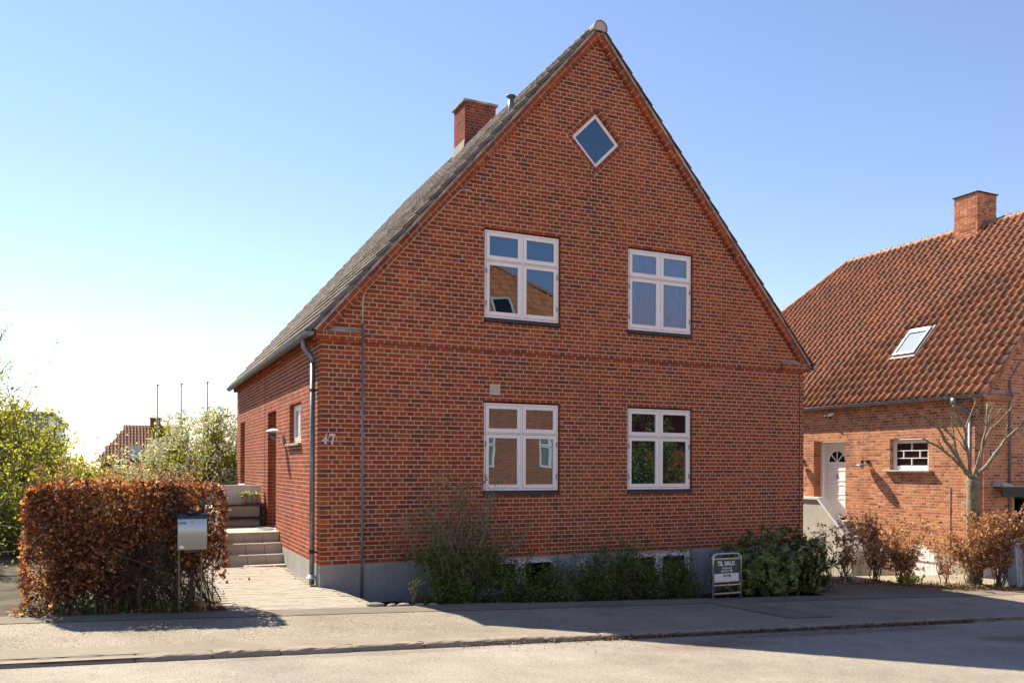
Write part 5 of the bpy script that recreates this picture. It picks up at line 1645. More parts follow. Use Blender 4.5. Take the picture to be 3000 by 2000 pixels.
# bins
bn = empty('waste_bin', (-2.55, -0.75, g(-2.5)), 'dark waste bin with pale lid standing behind the brown hedge', 'bin')
mb = MB(); mb.add([(-2.8, -1.0, -0.2), (-2.3, -1.0, -0.2), (-2.26, -1.04, 0.72), (-2.84, -1.04, 0.72), (-2.8, -0.5, -0.2), (-2.3, -0.5, -0.2), (-2.26, -0.46, 0.72), (-2.84, -0.46, 0.72)], [(0, 1, 2, 3), (5, 4, 7, 6), (4, 0, 3, 7), (1, 5, 6, 2), (3, 2, 6, 7)]); bevel(mb.build('bin_body', M['bin_dark'], bn), 0.02)
bevel(one_box('bin_lid', M['zinc_light'], bn, -2.88, -2.22, -1.09, -0.44, 0.725, 0.77), 0.015)
bn = empty('waste_bin', (13.25, -1.75, g(13.2)), 'light grey ribbed bin standing at the far right edge before the hedge', 'bin')
mb = MB(); mb.add([(13.06, -1.62, -0.88), (13.55, -1.62, -0.88), (13.58, -1.62, -0.02), (12.98, -1.62, -0.02), (13.06, -1.2, -0.88), (13.55, -1.2, -0.88), (13.58, -1.2, -0.02), (12.98, -1.2, -0.02)], [(0, 1, 2, 3), (5, 4, 7, 6), (4, 0, 3, 7), (1, 5, 6, 2), (3, 2, 6, 7)]); bevel(mb.build('bin_body', M['bin'], bn), 0.012)
for k in range(4): one_box('rib', M['bin'], bn, 13.10 + k * 0.12, 13.12 + k * 0.12, -1.635, -1.61, -0.8, -0.1)
bevel(one_box('bin_lid', M['bin'], bn, 12.96, 13.62, -1.66, -1.16, -0.015, 0.03), 0.01)
# gully cover lying on the drive
gc = one_box('drain_cover', M['stair_render'], None, 7.95, 8.25, -1.05, -0.85, g(8.1) + 0.0, g(8.1) + 0.012); tag(gc, 'pale flat drain cover by the rhododendron in the drive', 'drain cover')

# ================================================================== plants
def inbox(a, b, c): return lambda p: a[0] < p.x < a[1] and b[0] < p.y < b[1] and c[0] < p.z < c[1]
# beech hedge at the left
hd = empty('beech_hedge', (-2.5, -1.3, g(-2.5)), 'clipped beech hedge with dry brown leaves left of the path', 'hedge')
hx0, hx1, hy0, hy1, hz1 = -3.62, -1.42, -1.76, -0.98, 1.25
def hedge_in(p):
    rx = max(0, (hx0 + 0.42 - p.x) / 0.42, (p.x - (hx1 - 0.38)) / 0.38)
    rz = max(0, (p.z - (hz1 - 0.36)) / 0.36)
    ry = max(0, (hy0 + 0.12 - p.y) / 0.12, (p.y - (hy1 - 0.12)) / 0.12)
    return rx * rx + rz * rz + ry * ry * 0.8 < 1.0 + 0.13 * math.sin(p.x * 9 + p.z * 7) + 0.08 * math.sin(p.x * 23) and p.z > g(p.x) + 0.02
def hedge_prob(p):
    q_ = 1.0
    # thin lower middle where the trunks and the bin show through
    d = math.hypot((p.x + 2.30) / 0.42, (p.z - 0.15) / 0.45)
    if d < 1: q_ *= 0.04 + 0.4 * d * d
    if p.z < 0.35 and p.x > -2.1: q_ *= 0.45
    if p.z < 0.05: q_ *= 0.35
    if p.z > 0.9: q_ *= 1.15
    if p.x > -1.85 and p.z < 0.8: q_ *= 0.7
    q_ *= 0.75 + 0.5 * math.sin(p.x * 5.3 + 1) * math.sin(p.z * 6.1 + 2)
    return max(0.03, q_)
bases = lambda i: (hx0 + 0.25 + (hx1 - hx0 - 0.45) * ((i % 11) / 10) + rnd.uniform(-.05, .05), -1.45 + rnd.uniform(-.06, .06), g(-2.5) - 0.02)
targ = lambda i: (rnd.uniform(hx0, hx1 + 0.02), rnd.choice([hy0, hy1, rnd.uniform(hy0, hy1)]), rnd.choice([rnd.uniform(0.1, hz1), hz1, rnd.uniform(0.6, hz1)]))
shrub(hd, bases, targ, 230, 44, 0.17, 5, 0.050, M['beech'], M['twig'], r0=0.009, wob=0.05, leaf_start=0.25, spread=0.03, inside=hedge_in, leaf_prob=hedge_prob, bark_name='branches', aspect=0.6)
sh = []
while len(sh) < 8200:
    f_ = rnd.random()
    x = rnd.uniform(hx0, hx1); z = rnd.uniform(g(-2.5) + 0.05, hz1); y = rnd.uniform(hy0, hy1)
    if f_ < 0.52: y = hy0 + abs(rnd.gauss(0, 0.05))
    elif f_ < 0.76: z = hz1 - abs(rnd.gauss(0, 0.05))
    elif f_ < 0.88: x = hx0 + abs(rnd.gauss(0, 0.06))
    else: x = hx1 - abs(rnd.gauss(0, 0.06))
    p = Vector((x, y, z))
    if not hedge_in(p):
        if f_ < 0.52: continue
        c_ = Vector((min(max(x, hx0 + .35), hx1 - .3), min(max(y, hy0 + .12), hy1 - .12), min(z, hz1 - .28)))
        for s_ in (0.9, 0.8, 0.7):
            q_ = c_ + (p - c_) * s_
            if hedge_in(q_): p = q_; break
        else: continue
    if rnd.random() < hedge_prob(p) * 0.85: sh.append(tuple(p))
leaf_mesh('outer_leaves', sh, 0.048, M['beech'], hd, aspect=0.6, up=0.1)
for i, x in enumerate([-3.15, -2.85, -2.62, -2.42, -2.25, -2.05, -1.85]):
    mb = MB(); ln = stem_line((x, -1.5 + rnd.uniform(-.05, .08), g(x) - .03), (x + rnd.uniform(-.1, .1), -1.45, 0.9), 6, 0.02)
    mb.tube(ln, [0.034, 0.03, 0.026, 0.022, 0.017, 0.012, 0.008], 8); mb.build('trunk', M['bark'], hd, smooth=True)
# grass and leaf litter at its foot
def tufts(n, fx, name, mat, lab, hgt=0.14, wid=0.006):
    mb = MB()
    for _ in range(n):
        x, y, z = fx(); a = rnd.uniform(0, 6.28); h = hgt * rnd.uniform(0.5, 1.3); b = rnd.uniform(0.02, 0.10)
        dx, dy = math.cos(a), math.sin(a)
        mb.add([(x - dy * wid, y + dx * wid, z), (x + dy * wid, y - dx * wid, z), (x + dx * b * .5 + dy * wid * .7, y + dy * b * .5 - dx * wid * .7, z + h * .65), (x + dx * b * .5 - dy * wid * .7, y + dy * b * .5 + dx * wid * .7, z + h * .65), (x + dx * b, y + dy * b, z + h)], [(0, 1, 2, 3), (3, 2, 4)], rnd.random())
    o = mb.build(name, mat); o['kind'] = 'stuff'; o['label'] = lab; o['category'] = 'grass'
    return o
def f1():
    x = rnd.choice([rnd.gauss(-2.95, 0.2), rnd.gauss(-2.1, 0.12), rnd.uniform(-3.6, -1.9)])
    return x, rnd.uniform(-1.98, -1.75), g(x)
tufts(190, f1, 'grass', M['grassy'], 'green grass blades growing at the foot of the left hedge', 0.15)
def f2():
    x = rnd.uniform(9.4, 13.2); return x, -0.2 - max(0, x - 9.4) * 0.40 + rnd.gauss(0, 0.10), g(x)
tufts(500, f2, 'grass', M['grassy'], 'short green grass under the right brown hedge', 0.09)
def litter(n, fx, lab, size=0.05, mat=None, name='leaf_litter'):
    pts = [fx() for _ in range(n)]
    o = leaf_mesh(name, pts, size, mat or M['litter'], None, up=2.0, aspect=0.6)
    o['label'] = lab; o['category'] = 'leaves'; return o
def f3():
    x = rnd.uniform(0.5, 10.5) if rnd.random() < 0.25 else rnd.uniform(2.2, 8.2)
    return x, -4.222 - abs(rnd.gauss(0, 0.035)), g(x) - 0.046 + rnd.random() * 0.03
litter(5200, f3, 'band of brown leaf litter lying in the gutter along the kerb', 0.024)
def f4():
    x = rnd.uniform(9.4, 13.2); return x, -0.35 - max(0, x - 9.4) * 0.41 + rnd.gauss(0, 0.16), g(x) + 0.012
litter(900, f4, 'fallen brown beech leaves under the right hedge', 0.06, M['beech_pale'])
def f5():
    x = rnd.uniform(-3.7, -1.5); return x, rnd.uniform(-1.98, -1.4), g(x) + 0.012
litter(700, f5, 'fallen brown leaves under the left hedge', 0.055, M['beech'])
def f6(): 
    x = rnd.uniform(-1.2, 0.1); return x, rnd.uniform(-1.8, 2.6), g(x) + 0.016
litter(16, f6, 'few scattered dry leaves on the paved path', 0.05)
def f7():
    x = rnd.uniform(0.6, 7.5); return x, rnd.uniform(-1.85, -0.05), g(x) - 0.21
litter(1500, f7, 'old dry leaves lying on the dark flower bed', 0.045)
def f8():
    x = rnd.gauss(3.4, 1.3); return x, -4.28 - abs(rnd.gauss(0, 0.28)), g(x) - 0.042
litter(420, f8, 'crumbs of leaf debris scattered on the road by the kerb', 0.018)

# young beech plants of the right hedge
bl = [(9.50, -0.12, 0.42, 0.40, 8, 0.5), (10.02, -0.25, 0.60, 0.42, 12, 0.75), (10.55, -0.50, 0.45, 0.35, 14, 1.0), (10.98, -0.72, 0.52, 0.46, 20, 1.4),
      (11.85, -1.02, 0.30, 0.36, 8, 0.35), (12.40, -1.20, 0.60, 0.48, 24, 1.5), (12.85, -1.38, 0.58, 0.40, 20, 1.3), (13.45, -1.55, 0.72, 0.38, 20, 1.4)]
lbs = ['thin brown beech plant nearest the drive, beside the rhododendron', 'open beech plant with bare stems in front of the stair parapet', 'beech plant standing at the lower end of the sloping white coping',
       'dense dark brown beech plant left of the white arched plank door', 'sparse beech plant growing in front of the white arched plank door', 'bushy beech plant just left of the pollard trunk',
       'bushy beech plant just right of the pollard trunk', 'tall beech plant above the light grey bin at the right edge']
for (x, y, zt4, r, ns_, dens), lab in zip(bl, lbs):
    e = empty('beech_plant', (x, y, g(x)), lab, 'shrub', 'young beech plants of the right hedge')
    shrub(e, lambda i, x=x, y=y: (x + rnd.gauss(0, .04), y + rnd.gauss(0, .04), g(x) - .02), lambda i, x=x, y=y, r=r, z=zt4: (x + rnd.uniform(-r, r), y + rnd.uniform(-r * .6, r * .6), rnd.uniform(z - 0.7, z + 0.12)),
          ns_, 9, 0.22, int(4 + 7 * dens), 0.060, M['beech_pale'], M['twig'], r0=0.010, leaf_start=0.35, aspect=0.62)

# shrubs in front of the house
def ell(c, r, low=None):
    def t(i):
        while True:
            v = Vector((rnd.gauss(0, 1), rnd.gauss(0, 1), rnd.gauss(0, 1))).normalized()
            if v.z > -0.5: break
        s_ = rnd.uniform(0.75, 1.0)
        return (c[0] + v.x * r[0] * s_, c[1] + v.y * r[1] * s_, c[2] + v.z * r[2] * s_)
    return t
def base_at(x, y, s_=0.12): return lambda i: (x + rnd.gauss(0, s_), y + rnd.gauss(0, s_ * 0.5), g(x) - 0.24)
e = empty('tall_shrub', (2.0, -0.8, g(2) - .24), 'tall loose shrub with half bare brown twigs against the brick wall', 'shrub')
def tt(i):
    k = rnd.random()
    a = rnd.uniform(-1.05, 1.15); r = rnd.uniform(1.0, 2.0)
    return (1.95 + math.sin(a) * r * 0.72, -0.75 + rnd.uniform(-.35, .35), -0.5 + math.cos(a) * r * (1.0 if a < 0.3 else 0.85))
shrub(e, base_at(2.0, -0.75, 0.10), tt, 62, 18, 0.20, 5, 0.040, M['olive'], M['twig_pale'], r0=0.016, wob=0.05, leaf_start=0.3, spread=0.03,
      leaf_prob=lambda p: 2.6 if p.z < 0.25 else (1.3 if math.sin(p.x * 9 + p.z * 4) > 0.2 else 0.25))
pts = []
e2pts = [(1.95 + rnd.gauss(0, .42), -0.75 + rnd.uniform(-.4, .3), rnd.uniform(0.2, 1.15)) for _ in range(700)]
leaf_mesh('dry_bracts', e2pts, 0.028, M['litter'], e, up=0.0, aspect=0.35)
for (c, r, lab, ns_) in (((1.55, -1.0, -0.38), (0.42, 0.35, 0.36), 'low green shrub at the left foot of the tall twiggy shrub', 20), ((2.75, -0.95, -0.36), (0.80, 0.40, 0.40), 'green evergreen shrub covering the left basement window', 34),
                         ((3.35, -1.05, -0.42), (0.32, 0.35, 0.33), 'small shrub right of the left basement window', 16),
                         ((4.35, -0.95, -0.22), (0.80, 0.44, 0.50), 'dark green shrub between the two basement windows', 56), ((5.2, -1.0, -0.40), (0.66, 0.42, 0.42), 'dark green shrub covering the right basement window', 28),
                         ((5.72, -0.85, -0.45), (0.30, 0.30, 0.30), 'small low shrub just left of the for sale sign', 12)):
    e = empty('evergreen_shrub', (c[0], c[1], g(c[0]) - .24), lab, 'shrub', 'evergreen shrubs along the house front')
    shrub(e, base_at(c[0], c[1], 0.18), ell(c, r), ns_, 22, 0.17, 7, 0.040, M['olive'], M['twig'], r0=0.008, leaf_start=0.35, spread=0.032)
    # a few upright shoots above the mass
    shrub(e, base_at(c[0], c[1], 0.15), lambda i, c=c, r=r: (c[0] + rnd.uniform(-r[0], r[0]), c[1], c[2] + r[2] + rnd.uniform(-0.05, 0.16)), 7, 12, 0.07, 7, 0.034, M['olive'], M['twig'], r0=0.006, leaf_start=0.6, bark_name='shoots', leaf_name='shoot_leaves')
# rhododendron with its larger leaves
rh = empty('rhododendron', (7.45, -1.15, g(7.4) - .2), 'broad rhododendron with drooping dark leaves at the house corner', 'shrub')
mb = MB(); rl = []
for i in range(140):
    t = Vector(ell((7.52, -1.02, -0.22), (1.28, 0.62, 0.64))(i)); t.z = max(t.z, -0.70)
    if t.z > 0.05: t.x = 7.42 + (t.x - 7.42) * (1.0 if t.x > 7.42 else 0.85)
    ln = stem_line((7.4 + rnd.gauss(0, .1), -1.05 + rnd.gauss(0, .08), g(7.4) - 0.2), t, 6, 0.05)
    mb.tube(ln, [0.015 * (1 - 0.8 * k / 6) for k in range(7)], 5, cap=False)
    for w_ in range(8):
        f_ = rnd.uniform(0.5, 1.0) * 6; j = min(5, int(f_)); p = ln[j].lerp(ln[j + 1], f_ - j)
        d = ((t - Vector((7.42, -1.05, -0.4))).normalized() + vrand(0.5)).normalized()
        e_ = p + d * rnd.uniform(0.05, 0.2)
        mb.tube([p, e_], [0.004, 0.003], 3, cap=False)
        rl.append((e_, d))
mb.build('branches', M['twig'], rh)
lm = MB(); nL = 5
vs = []
for k in range(nL + 1):
    s_ = k / nL; wv = 0.021 * math.sin(math.pi * min(1, s_ * 0.92 + 0.06)) ** 0.7
    zz = -0.03 * s_ * s_
    vs += [(s_ * 0.115, -wv, zz - 0.004), (s_ * 0.115, 0, zz), (s_ * 0.115, wv, zz - 0.004)]
fs = []
for k in range(nL):
    fs += [(3 * k, 3 * k + 3, 3 * k + 4, 3 * k + 1), (3 * k + 1, 3 * k + 4, 3 * k + 5, 3 * k + 2)]
def leaf_frames():
    out = []
    for p, d in rl:
        a0 = rnd.uniform(0, 6.28); m_ = rnd.randint(6, 9)
        ref = d.orthogonal().normalized(); b2 = d.cross(ref)
        for k in range(m_):
            a = a0 + 6.283 * k / m_
            o_ = (ref * math.cos(a) + b2 * math.sin(a)) + d * rnd.uniform(-0.1, 0.4); o_.z -= rnd.uniform(0.1, 0.7); o_.normalize()
            up_ = (d + Vector((0, 0, .8))).normalized(); sdv = up_.cross(o_).normalized(); up_ = o_.cross(sdv)
            s_ = rnd.uniform(0.55, 0.95)
            out.append(Matrix(((o_.x * s_, sdv.x * s_, up_.x * s_, p.x), (o_.y * s_, sdv.y * s_, up_.y * s_, p.y), (o_.z * s_, sdv.z * s_, up_.z * s_, p.z), (0, 0, 0, 1))))
    return out
fr_ = leaf_frames()
fr_.sort(key=lambda m_: (m_.translation - Vector(CAM)).length)
lmes = []
for k in range(6):
    me = bpy.data.meshes.new('leaf'); me.from_pydata(vs, [], fs); me.materials.append(M['rhodo'])
    at = me.attributes.new('tint', 'FLOAT', 'FACE'); at.data.foreach_set('value', np.full(len(fs), [0.1, 0.3, 0.45, 0.6, 0.75, 1.0][k], dtype=np.float32)); me.update(); lmes.append(me)
for i, m_ in enumerate(fr_[:300]):
    o = link('leaf', rnd.choice(lmes), rh); o.matrix_basis = Matrix.Translation(Vector((0, 0, 0))) @ m_
mb = MB()
for m_ in fr_[300:]:
    mb.add([tuple(m_ @ Vector(v)) for v in vs], fs, rnd.random())
o = mb.build('leaf', M['rhodo'], rh, kind='stuff'); o['label'] = 'leaves deeper inside the bush'
# seedling at the pavement edge and a green sprout in the right hedge
e = empty('seedling', (0.86, -1.8, g(.86)), 'thin sunlit seedling with few leaves at the bed edge', 'plant')
shrub(e, lambda i: (0.80, -1.80, g(.8) - .05), lambda i: (0.86 + rnd.uniform(-.07, .07), -1.80, -0.05 + rnd.uniform(-.1, .05)), 4, 3, 0.05, 5, 0.035, M['spring'], M['twig_pale'], r0=0.005, leaf_start=0.6)
e = empty('green_sprout', (10.95, -0.95, g(11)), 'bright green leafy sprout at the foot of the right hedge', 'plant')
leaf_mesh('foliage', [(10.95 + rnd.gauss(0, .12), -0.95 + rnd.gauss(0, .06), g(11) + 0.12 + rnd.gauss(0, .04)) for _ in range(170)], 0.07, M['spring'], e)

# pollarded tree
PB = [[(12.665, -0.95, 1.245), (12.49, -0.96, 1.354), (12.238, -0.971, 1.622), (11.833, -0.981, 1.99), (11.684, -0.992, 2.198), (11.199, -1.002, 2.435)], [(12.625, -0.95, 1.272), (12.467, -0.948, 1.407), (12.231, -0.946, 1.555), (11.843, -0.945, 1.805), (11.425, -0.943, 1.958), (11.277, -0.941, 2.013)], [(11.843, -0.945, 1.805), (11.72, -0.966, 1.896), (11.643, -0.966, 1.987)], [(12.238, -0.971, 1.622), (12.182, -0.938, 1.836), (12.122, -0.938, 2.05), (12.101, -0.938, 2.371), (12.081, -0.938, 2.464)], [(12.126, -0.935, 2.05), (11.969, -0.935, 2.14), (11.814, -0.935, 2.257)], [(11.969, -0.94, 2.14), (11.805, -1.002, 2.254), (11.67, -1.002, 2.382)], [(12.665, -0.95, 1.272), (12.558, -0.969, 1.408), (12.469, -0.989, 1.839), (12.361, -1.008, 2.24), (12.078, -1.028, 2.605), (11.975, -1.047, 2.654)], [(12.38, -1.0, 2.2), (12.25, -0.95, 2.38), (12.117, -0.91, 2.466)], [(12.40, -0.99, 2.15), (12.46, -0.979, 2.297), (12.617, -0.979, 2.599), (12.717, -0.979, 2.779)], [(12.469, -0.982, 1.812), (12.259, -0.982, 2.105), (12.105, -0.95, 2.341)], [(12.48, -0.95, 1.80), (12.341, -0.92, 1.975), (12.202, -0.891, 2.054)], [(12.705, -0.95, 1.272), (12.823, -0.951, 1.463), (12.941, -0.953, 1.791), (13.079, -0.954, 2.286), (13.094, -0.956, 2.739)], [(13.085, -0.95, 2.30), (13.203, -0.91, 2.52), (13.325, -0.91, 2.681)], [(13.09, -0.955, 2.507), (13.201, -0.953, 2.771)], [(12.96, -0.95, 1.85), (13.211, -0.933, 2.235), (13.585, -0.933, 2.466), (13.859, -0.933, 2.698)], [(13.108, -0.96, 2.30), (13.334, -0.992, 2.511), (13.478, -0.992, 2.667)], [(13.079, -0.95, 2.287), (12.963, -0.934, 2.449), (12.841, -0.934, 2.541)], [(12.786, -0.95, 1.299), (13.172, -0.935, 1.56), (13.523, -0.921, 1.854), (13.712, -0.906, 2.052), (14.031, -0.891, 2.227), (14.312, -0.876, 2.362)], [(13.70, -0.92, 2.04), (13.672, -0.947, 2.217), (13.714, -0.947, 2.344)], [(13.70, -0.921, 2.045), (13.988, -0.921, 2.085), (14.29, -0.921, 2.133)], [(13.85, -0.915, 2.11), (14.104, -0.929, 2.213)], [(12.705, -0.95, 1.245), (12.697, -0.985, 1.408), (12.83, -1.0, 1.789)]]
pt = empty('pollard_tree', (12.72, -0.95, g(12.7)), 'bare pollarded tree with cut back branches before the right house', 'tree')
mb = MB(); mb.tube([(12.74, -0.95, -0.95), (12.72, -0.95, -0.5), (12.69, -0.95, 0.2), (12.69, -0.95, 0.8), (12.70, -0.95, 1.05), (12.69, -0.95, 1.20), (12.69, -0.95, 1.32)], [0.15, 0.128, 0.12, 0.118, 0.125, 0.14, 0.07], 14)
mb.build('trunk', M['bark_pale'], pt, smooth=True)
R0 = [0.085, 0.065, 0.03, 0.045, 0.038, 0.036, 0.062, 0.03, 0.04, 0.036, 0.03, 0.07, 0.03, 0.032, 0.045, 0.034, 0.028, 0.075, 0.026, 0.034, 0.026, 0.06]
for b, r in zip(PB, [v_ * 0.54 for v_ in R0]):
    # smooth and knobby
    P_ = []
    for i in range(len(b) - 1):
        for k in range(3):
            P_.append(Vector(b[i]).lerp(Vector(b[i + 1]), k / 3) + vrand(0.008))
    P_.append(Vector(b[-1])); n = len(P_)
    rad = [r * (1 - 0.58 * i / (n - 1)) * rnd.uniform(0.90, 1.12) for i in range(n)]
    rad[-1] *= 1.35
    if n > 2: rad[-2] *= 1.2
    mb = MB(); mb.tube(P_, rad, 8)
    for k in range(max(1, n // 3)):
        j_ = rnd.randrange(1, n); p = P_[j_]; d_ = vrand(1.0); d_.z = abs(d_.z); d_.normalize()
        mb.tube([p, p + d_ * rad[j_] * rnd.uniform(1.2, 1.9)], [rad[j_] * 0.7, rad[j_] * 0.45], 6)
        if rnd.random() < 0.5: mb.tube([p, p + d_ * rnd.uniform(0.05, 0.16)], [0.005, 0.002], 4)
    mb.build('branch', M['bark_pale'], pt, smooth=True)
    if rnd.random() < 0.6:
        for k in range(3):
            mb = MB(); p = P_[-1]; mb.tube([p, p + Vector((rnd.uniform(-.06, .06), 0, rnd.uniform(.02, .09)))], [0.012, 0.009], 5); mb.build('stub', M['bark_pale'], pt)

# ================================================================== behind the left hedge
def tree_like(e, x, y, h, r, nst, leafmat, leafsize, leafper, bark, side=0.5, nside=14, flat=1.0, prob=None, start=0.3, r0=0.03, cz=None, trunk=None):
    cz = cz if cz is not None else h * 0.55
    zg = g(x) - 0.05
    def tg(i):
        v = Vector((rnd.gauss(0, 1), rnd.gauss(0, 1) * flat, rnd.gauss(0, 1))).normalized()
        s_ = rnd.uniform(0.6, 1.0)
        return (x + v.x * r * s_, y + v.y * r * s_, max(zg + 0.3, zg + cz + v.z * (h - cz) * s_))
    b0 = (x, y, zg + (trunk or 0))
    if trunk:
        mb = MB(); mb.tube(stem_line((x, y, zg), (x, y, zg + trunk), 4, 0.01), [r0 * 2.6, r0 * 2.2, r0 * 2, r0 * 1.8, r0 * 1.7], 8); mb.build('trunk', bark, e, smooth=True)
    return shrub(e, lambda i: (b0[0] + rnd.gauss(0, .12 if not trunk else .03), b0[1] + rnd.gauss(0, .1 if not trunk else .03), b0[2]), tg, nst, nside, side, leafper, leafsize, leafmat, bark, r0=r0, leaf_start=start, leaf_prob=prob, wob=0.045, spread=0.06, bark_name='branches')

e = empty('blossom_bush', (-0.9, 11.8, g(-.9)), 'round bush covered in white blossom behind the far end of the house', 'bush')
tree_like(e, -0.55, 11.9, 3.45, 1.6, 120, M['spring'], 0.075, 8, M['twig'], side=0.45, nside=18, start=0.35)
bp = []
for _ in range(9000):
    v = nr.normal(size=3); v /= np.linalg.norm(v); s_ = nr.uniform(0.7, 1.02)
    p = (-0.6 + v[0] * 1.55 * s_, 11.9 + v[1] * 1.7 * s_, g(-.9) + 1.75 + v[2] * 1.55 * s_)
    if p[2] > 0.2 and math.sin(p[0] * 5 + p[2] * 3) + math.sin(p[2] * 7 - p[0] * 4) > -0.9: bp.append(p)
leaf_mesh('blossom', bp, 0.062, M['blossom'], e, aspect=0.9, up=0.2)
e = empty('blossom_bush', (-2.9, 14.5, g(-2.9)), 'second white flowering bush with brighter blossom in front of the red roof', 'bush')
tree_like(e, -2.3, 13.5, 1.9, 1.2, 36, M['spring'], 0.08, 6, M['twig'], side=0.4, nside=14)
bp = [p for p in [(-2.2 + nr.normal() * 0.7, 13.2 + nr.normal() * 0.4, 1.15 + nr.normal() * 0.38) for _ in range(1500)] if p[2] > 0.2]
leaf_mesh('blossom', bp, 0.08, M['blossom'], e, aspect=0.9)
specs = [('spring_bush', -4.85, 8.2, 3.45, 1.4, 90, 0.085, 9, 'light green bush with long bare shoots left of the red roof', 'bush'),
         ('spring_bush', -6.4, 9.5, 3.5, 1.8, 90, 0.095, 9, 'yellow green bush at the left edge below the overhanging branches', 'bush'),
         ('spring_bush', -3.5, 11.0, 1.9, 1.2, 56, 0.085, 9, 'low light green bush just left of the white blossom', 'bush'),
         ('spring_bush', -4.5, 5.0, 2.0, 1.1, 46, 0.07, 8, 'low green bush directly behind the left end of the brown hedge', 'bush'),
         ('spring_bush', -7.6, 16.0, 4.4, 2.7, 90, 0.12, 9, 'broad green bush before the long grey hall', 'bush'),
         ('spring_bush', -5.3, 14.5, 2.7, 1.4, 60, 0.10, 9, 'rounded green bush standing left of the red roofed house', 'bush'),
         ('spring_bush', 0.0, 17.0, 2.6, 1.5, 50, 0.10, 8, 'green bush between blossom bush and red roofed house', 'bush'),
         ('spring_bush', -3.9, 8.8, 2.5, 1.0, 50, 0.08, 8, 'slim green bush right of the bush with bare shoots', 'bush'),
         ('spring_bush', -4.9, 2.0, 1.3, 0.9, 30, 0.055, 6, 'low weedy green bush at the left edge beside the brown hedge', 'bush')]
for (nm, x, y, h, r, ns_, ls, lp, lab, cat) in specs:
    e = empty(nm, (x, y, g(x)), lab, cat, 'light green bushes in the garden behind the hedge')
    tree_like(e, x, y, h, r, ns_, M['spring'] if y > 3 else M['fresh'], ls, lp, M['twig_pale'], side=0.42, nside=19, flat=0.8)
    if h > 2.8:
        shrub(e, lambda i, x=x, y=y: (x + rnd.gauss(0, .2), y, 0.2), lambda i, x=x, y=y, h=h, r=r: (x + rnd.uniform(-r, r) * 0.9, y + rnd.uniform(-.5, .5), h * rnd.uniform(0.95, 1.30)), 16, 7, 0.12, 1, 0.05, M['spring'], M['twig_pale'], r0=0.014, leaf_start=0.4, wob=0.02, bark_name='bare_shoots', leaf_name='buds')
e = empty('birch_tree', (-6.3, 7.2, g(-6.3)), 'tree whose thin leafy twigs hang in at the upper left edge', 'tree')
tree_like(e, -6.35, 7.2, 5.3, 2.05, 70, M['spring'], 0.07, 7, M['twig'], side=0.55, nside=16, trunk=1.4, cz=3.2)
e = empty('brown_hedge', (-3.0, 4.2, g(-3)), 'low straggly yellow-brown hedge behind the clipped beech hedge', 'hedge')
shrub(e, lambda i: (rnd.uniform(-3.9, -1.5), 4.4 + rnd.gauss(0, .15), -0.2), lambda i: (rnd.uniform(-4.0, -1.35), 4.4 + rnd.uniform(-.4, .4), rnd.uniform(0.8, 1.48)), 90, 14, 0.2, 5, 0.05, M['beech_pale'], M['twig_pale'], r0=0.008, leaf_start=0.4)
lw_ = one_box('garden_wall', M['bark'], None, -9, -4.25, 0.9, 1.2, -0.3, 0.02); bevel(lw_, 0.02); tag(lw_, 'low stone garden wall at the far left edge', 'wall')
# red roofed house in the distance
fh = empty('distant_house', (-1.5, 62, -0.2), 'distant house with red-brown tiled roof and small chimney behind the bushes', 'house')
one_box('wall', M['pale_mass'], fh, -4.2, 1.8, 61.5, 68.5, -0.5, 1.9)
mb = MB(); zr, ze = 4.75, 1.7
mb.add([(-2.35, 65, zr), (2.0, 65, zr), (2.0, 61, ze), (-4.6, 61, ze), (-4.6, 69, ze), (2.0, 69, ze)], [(3, 2, 1, 0), (0, 1, 5, 4), (3, 0, 4)]); mb.build('roof', M['tile_red_mass'], fh)
def keep_f(c, r):
    x = -4.6 + c * 0.25; f_ = r * 0.40 / 5.03
    return x > -4.6 + 2.25 * f_
Ls = math.hypot(4, zr - ze)
lay_tiles(fh, (-4.6, 61, ze), (1, 0, 0), (0, 4 / Ls, (zr - ze) / Ls), (0, -(zr - ze) / Ls, 4 / Ls), 26, 12, 0.25, Ls / 12, keep_f, (M['tile_red'], M['tile_red_mass']), 0)
bx_ = one_box('chimney', M['pale_mass'], fh, -0.55, 0.25, 64.4, 65.1, 4.2, 5.35)
one_box('chimney_cap', M['verge'], bx_, -0.62, 0.32, 64.33, 65.17, 5.36, 5.43)
dorm = one_box('dormer', M['white_cap'], fh, -2.1, -1.3, 61.3, 63.0, 1.9, 3.0)
one_box('pane', M['glass_pale'], dorm, -1.95, -1.45, 61.27, 61.30, 2.1, 2.8)
# flagpoles
for (x, z, lab) in ((-0.94, 5.70, 'leftmost flagpole, crossing the chimney of the distant house'), (0.22, 5.75, 'middle flagpole, above the right end of the distant roof'), (1.49, 5.85, 'rightmost flagpole, rising behind the white blossom bush')):
    y = 36.7 - 0.48 * (x + 0.96)
    e = empty('flagpole', (x, y, -0.3), lab, 'flagpole', 'three bare flagpoles')
    mb = MB(); mb.tube([(x, y, -0.4), (x, y, z)], [0.055, 0.035], 10); mb.build('pole', M['pole'], e, smooth=True)
    mb = MB(); mb.lathe([(0.0, 0.0), (0.09, 0.02), (0.09, 0.06), (0.03, 0.10), (0.0, 0.12)], (x, y, z), 12); mb.build('finial', M['zinc'], e)
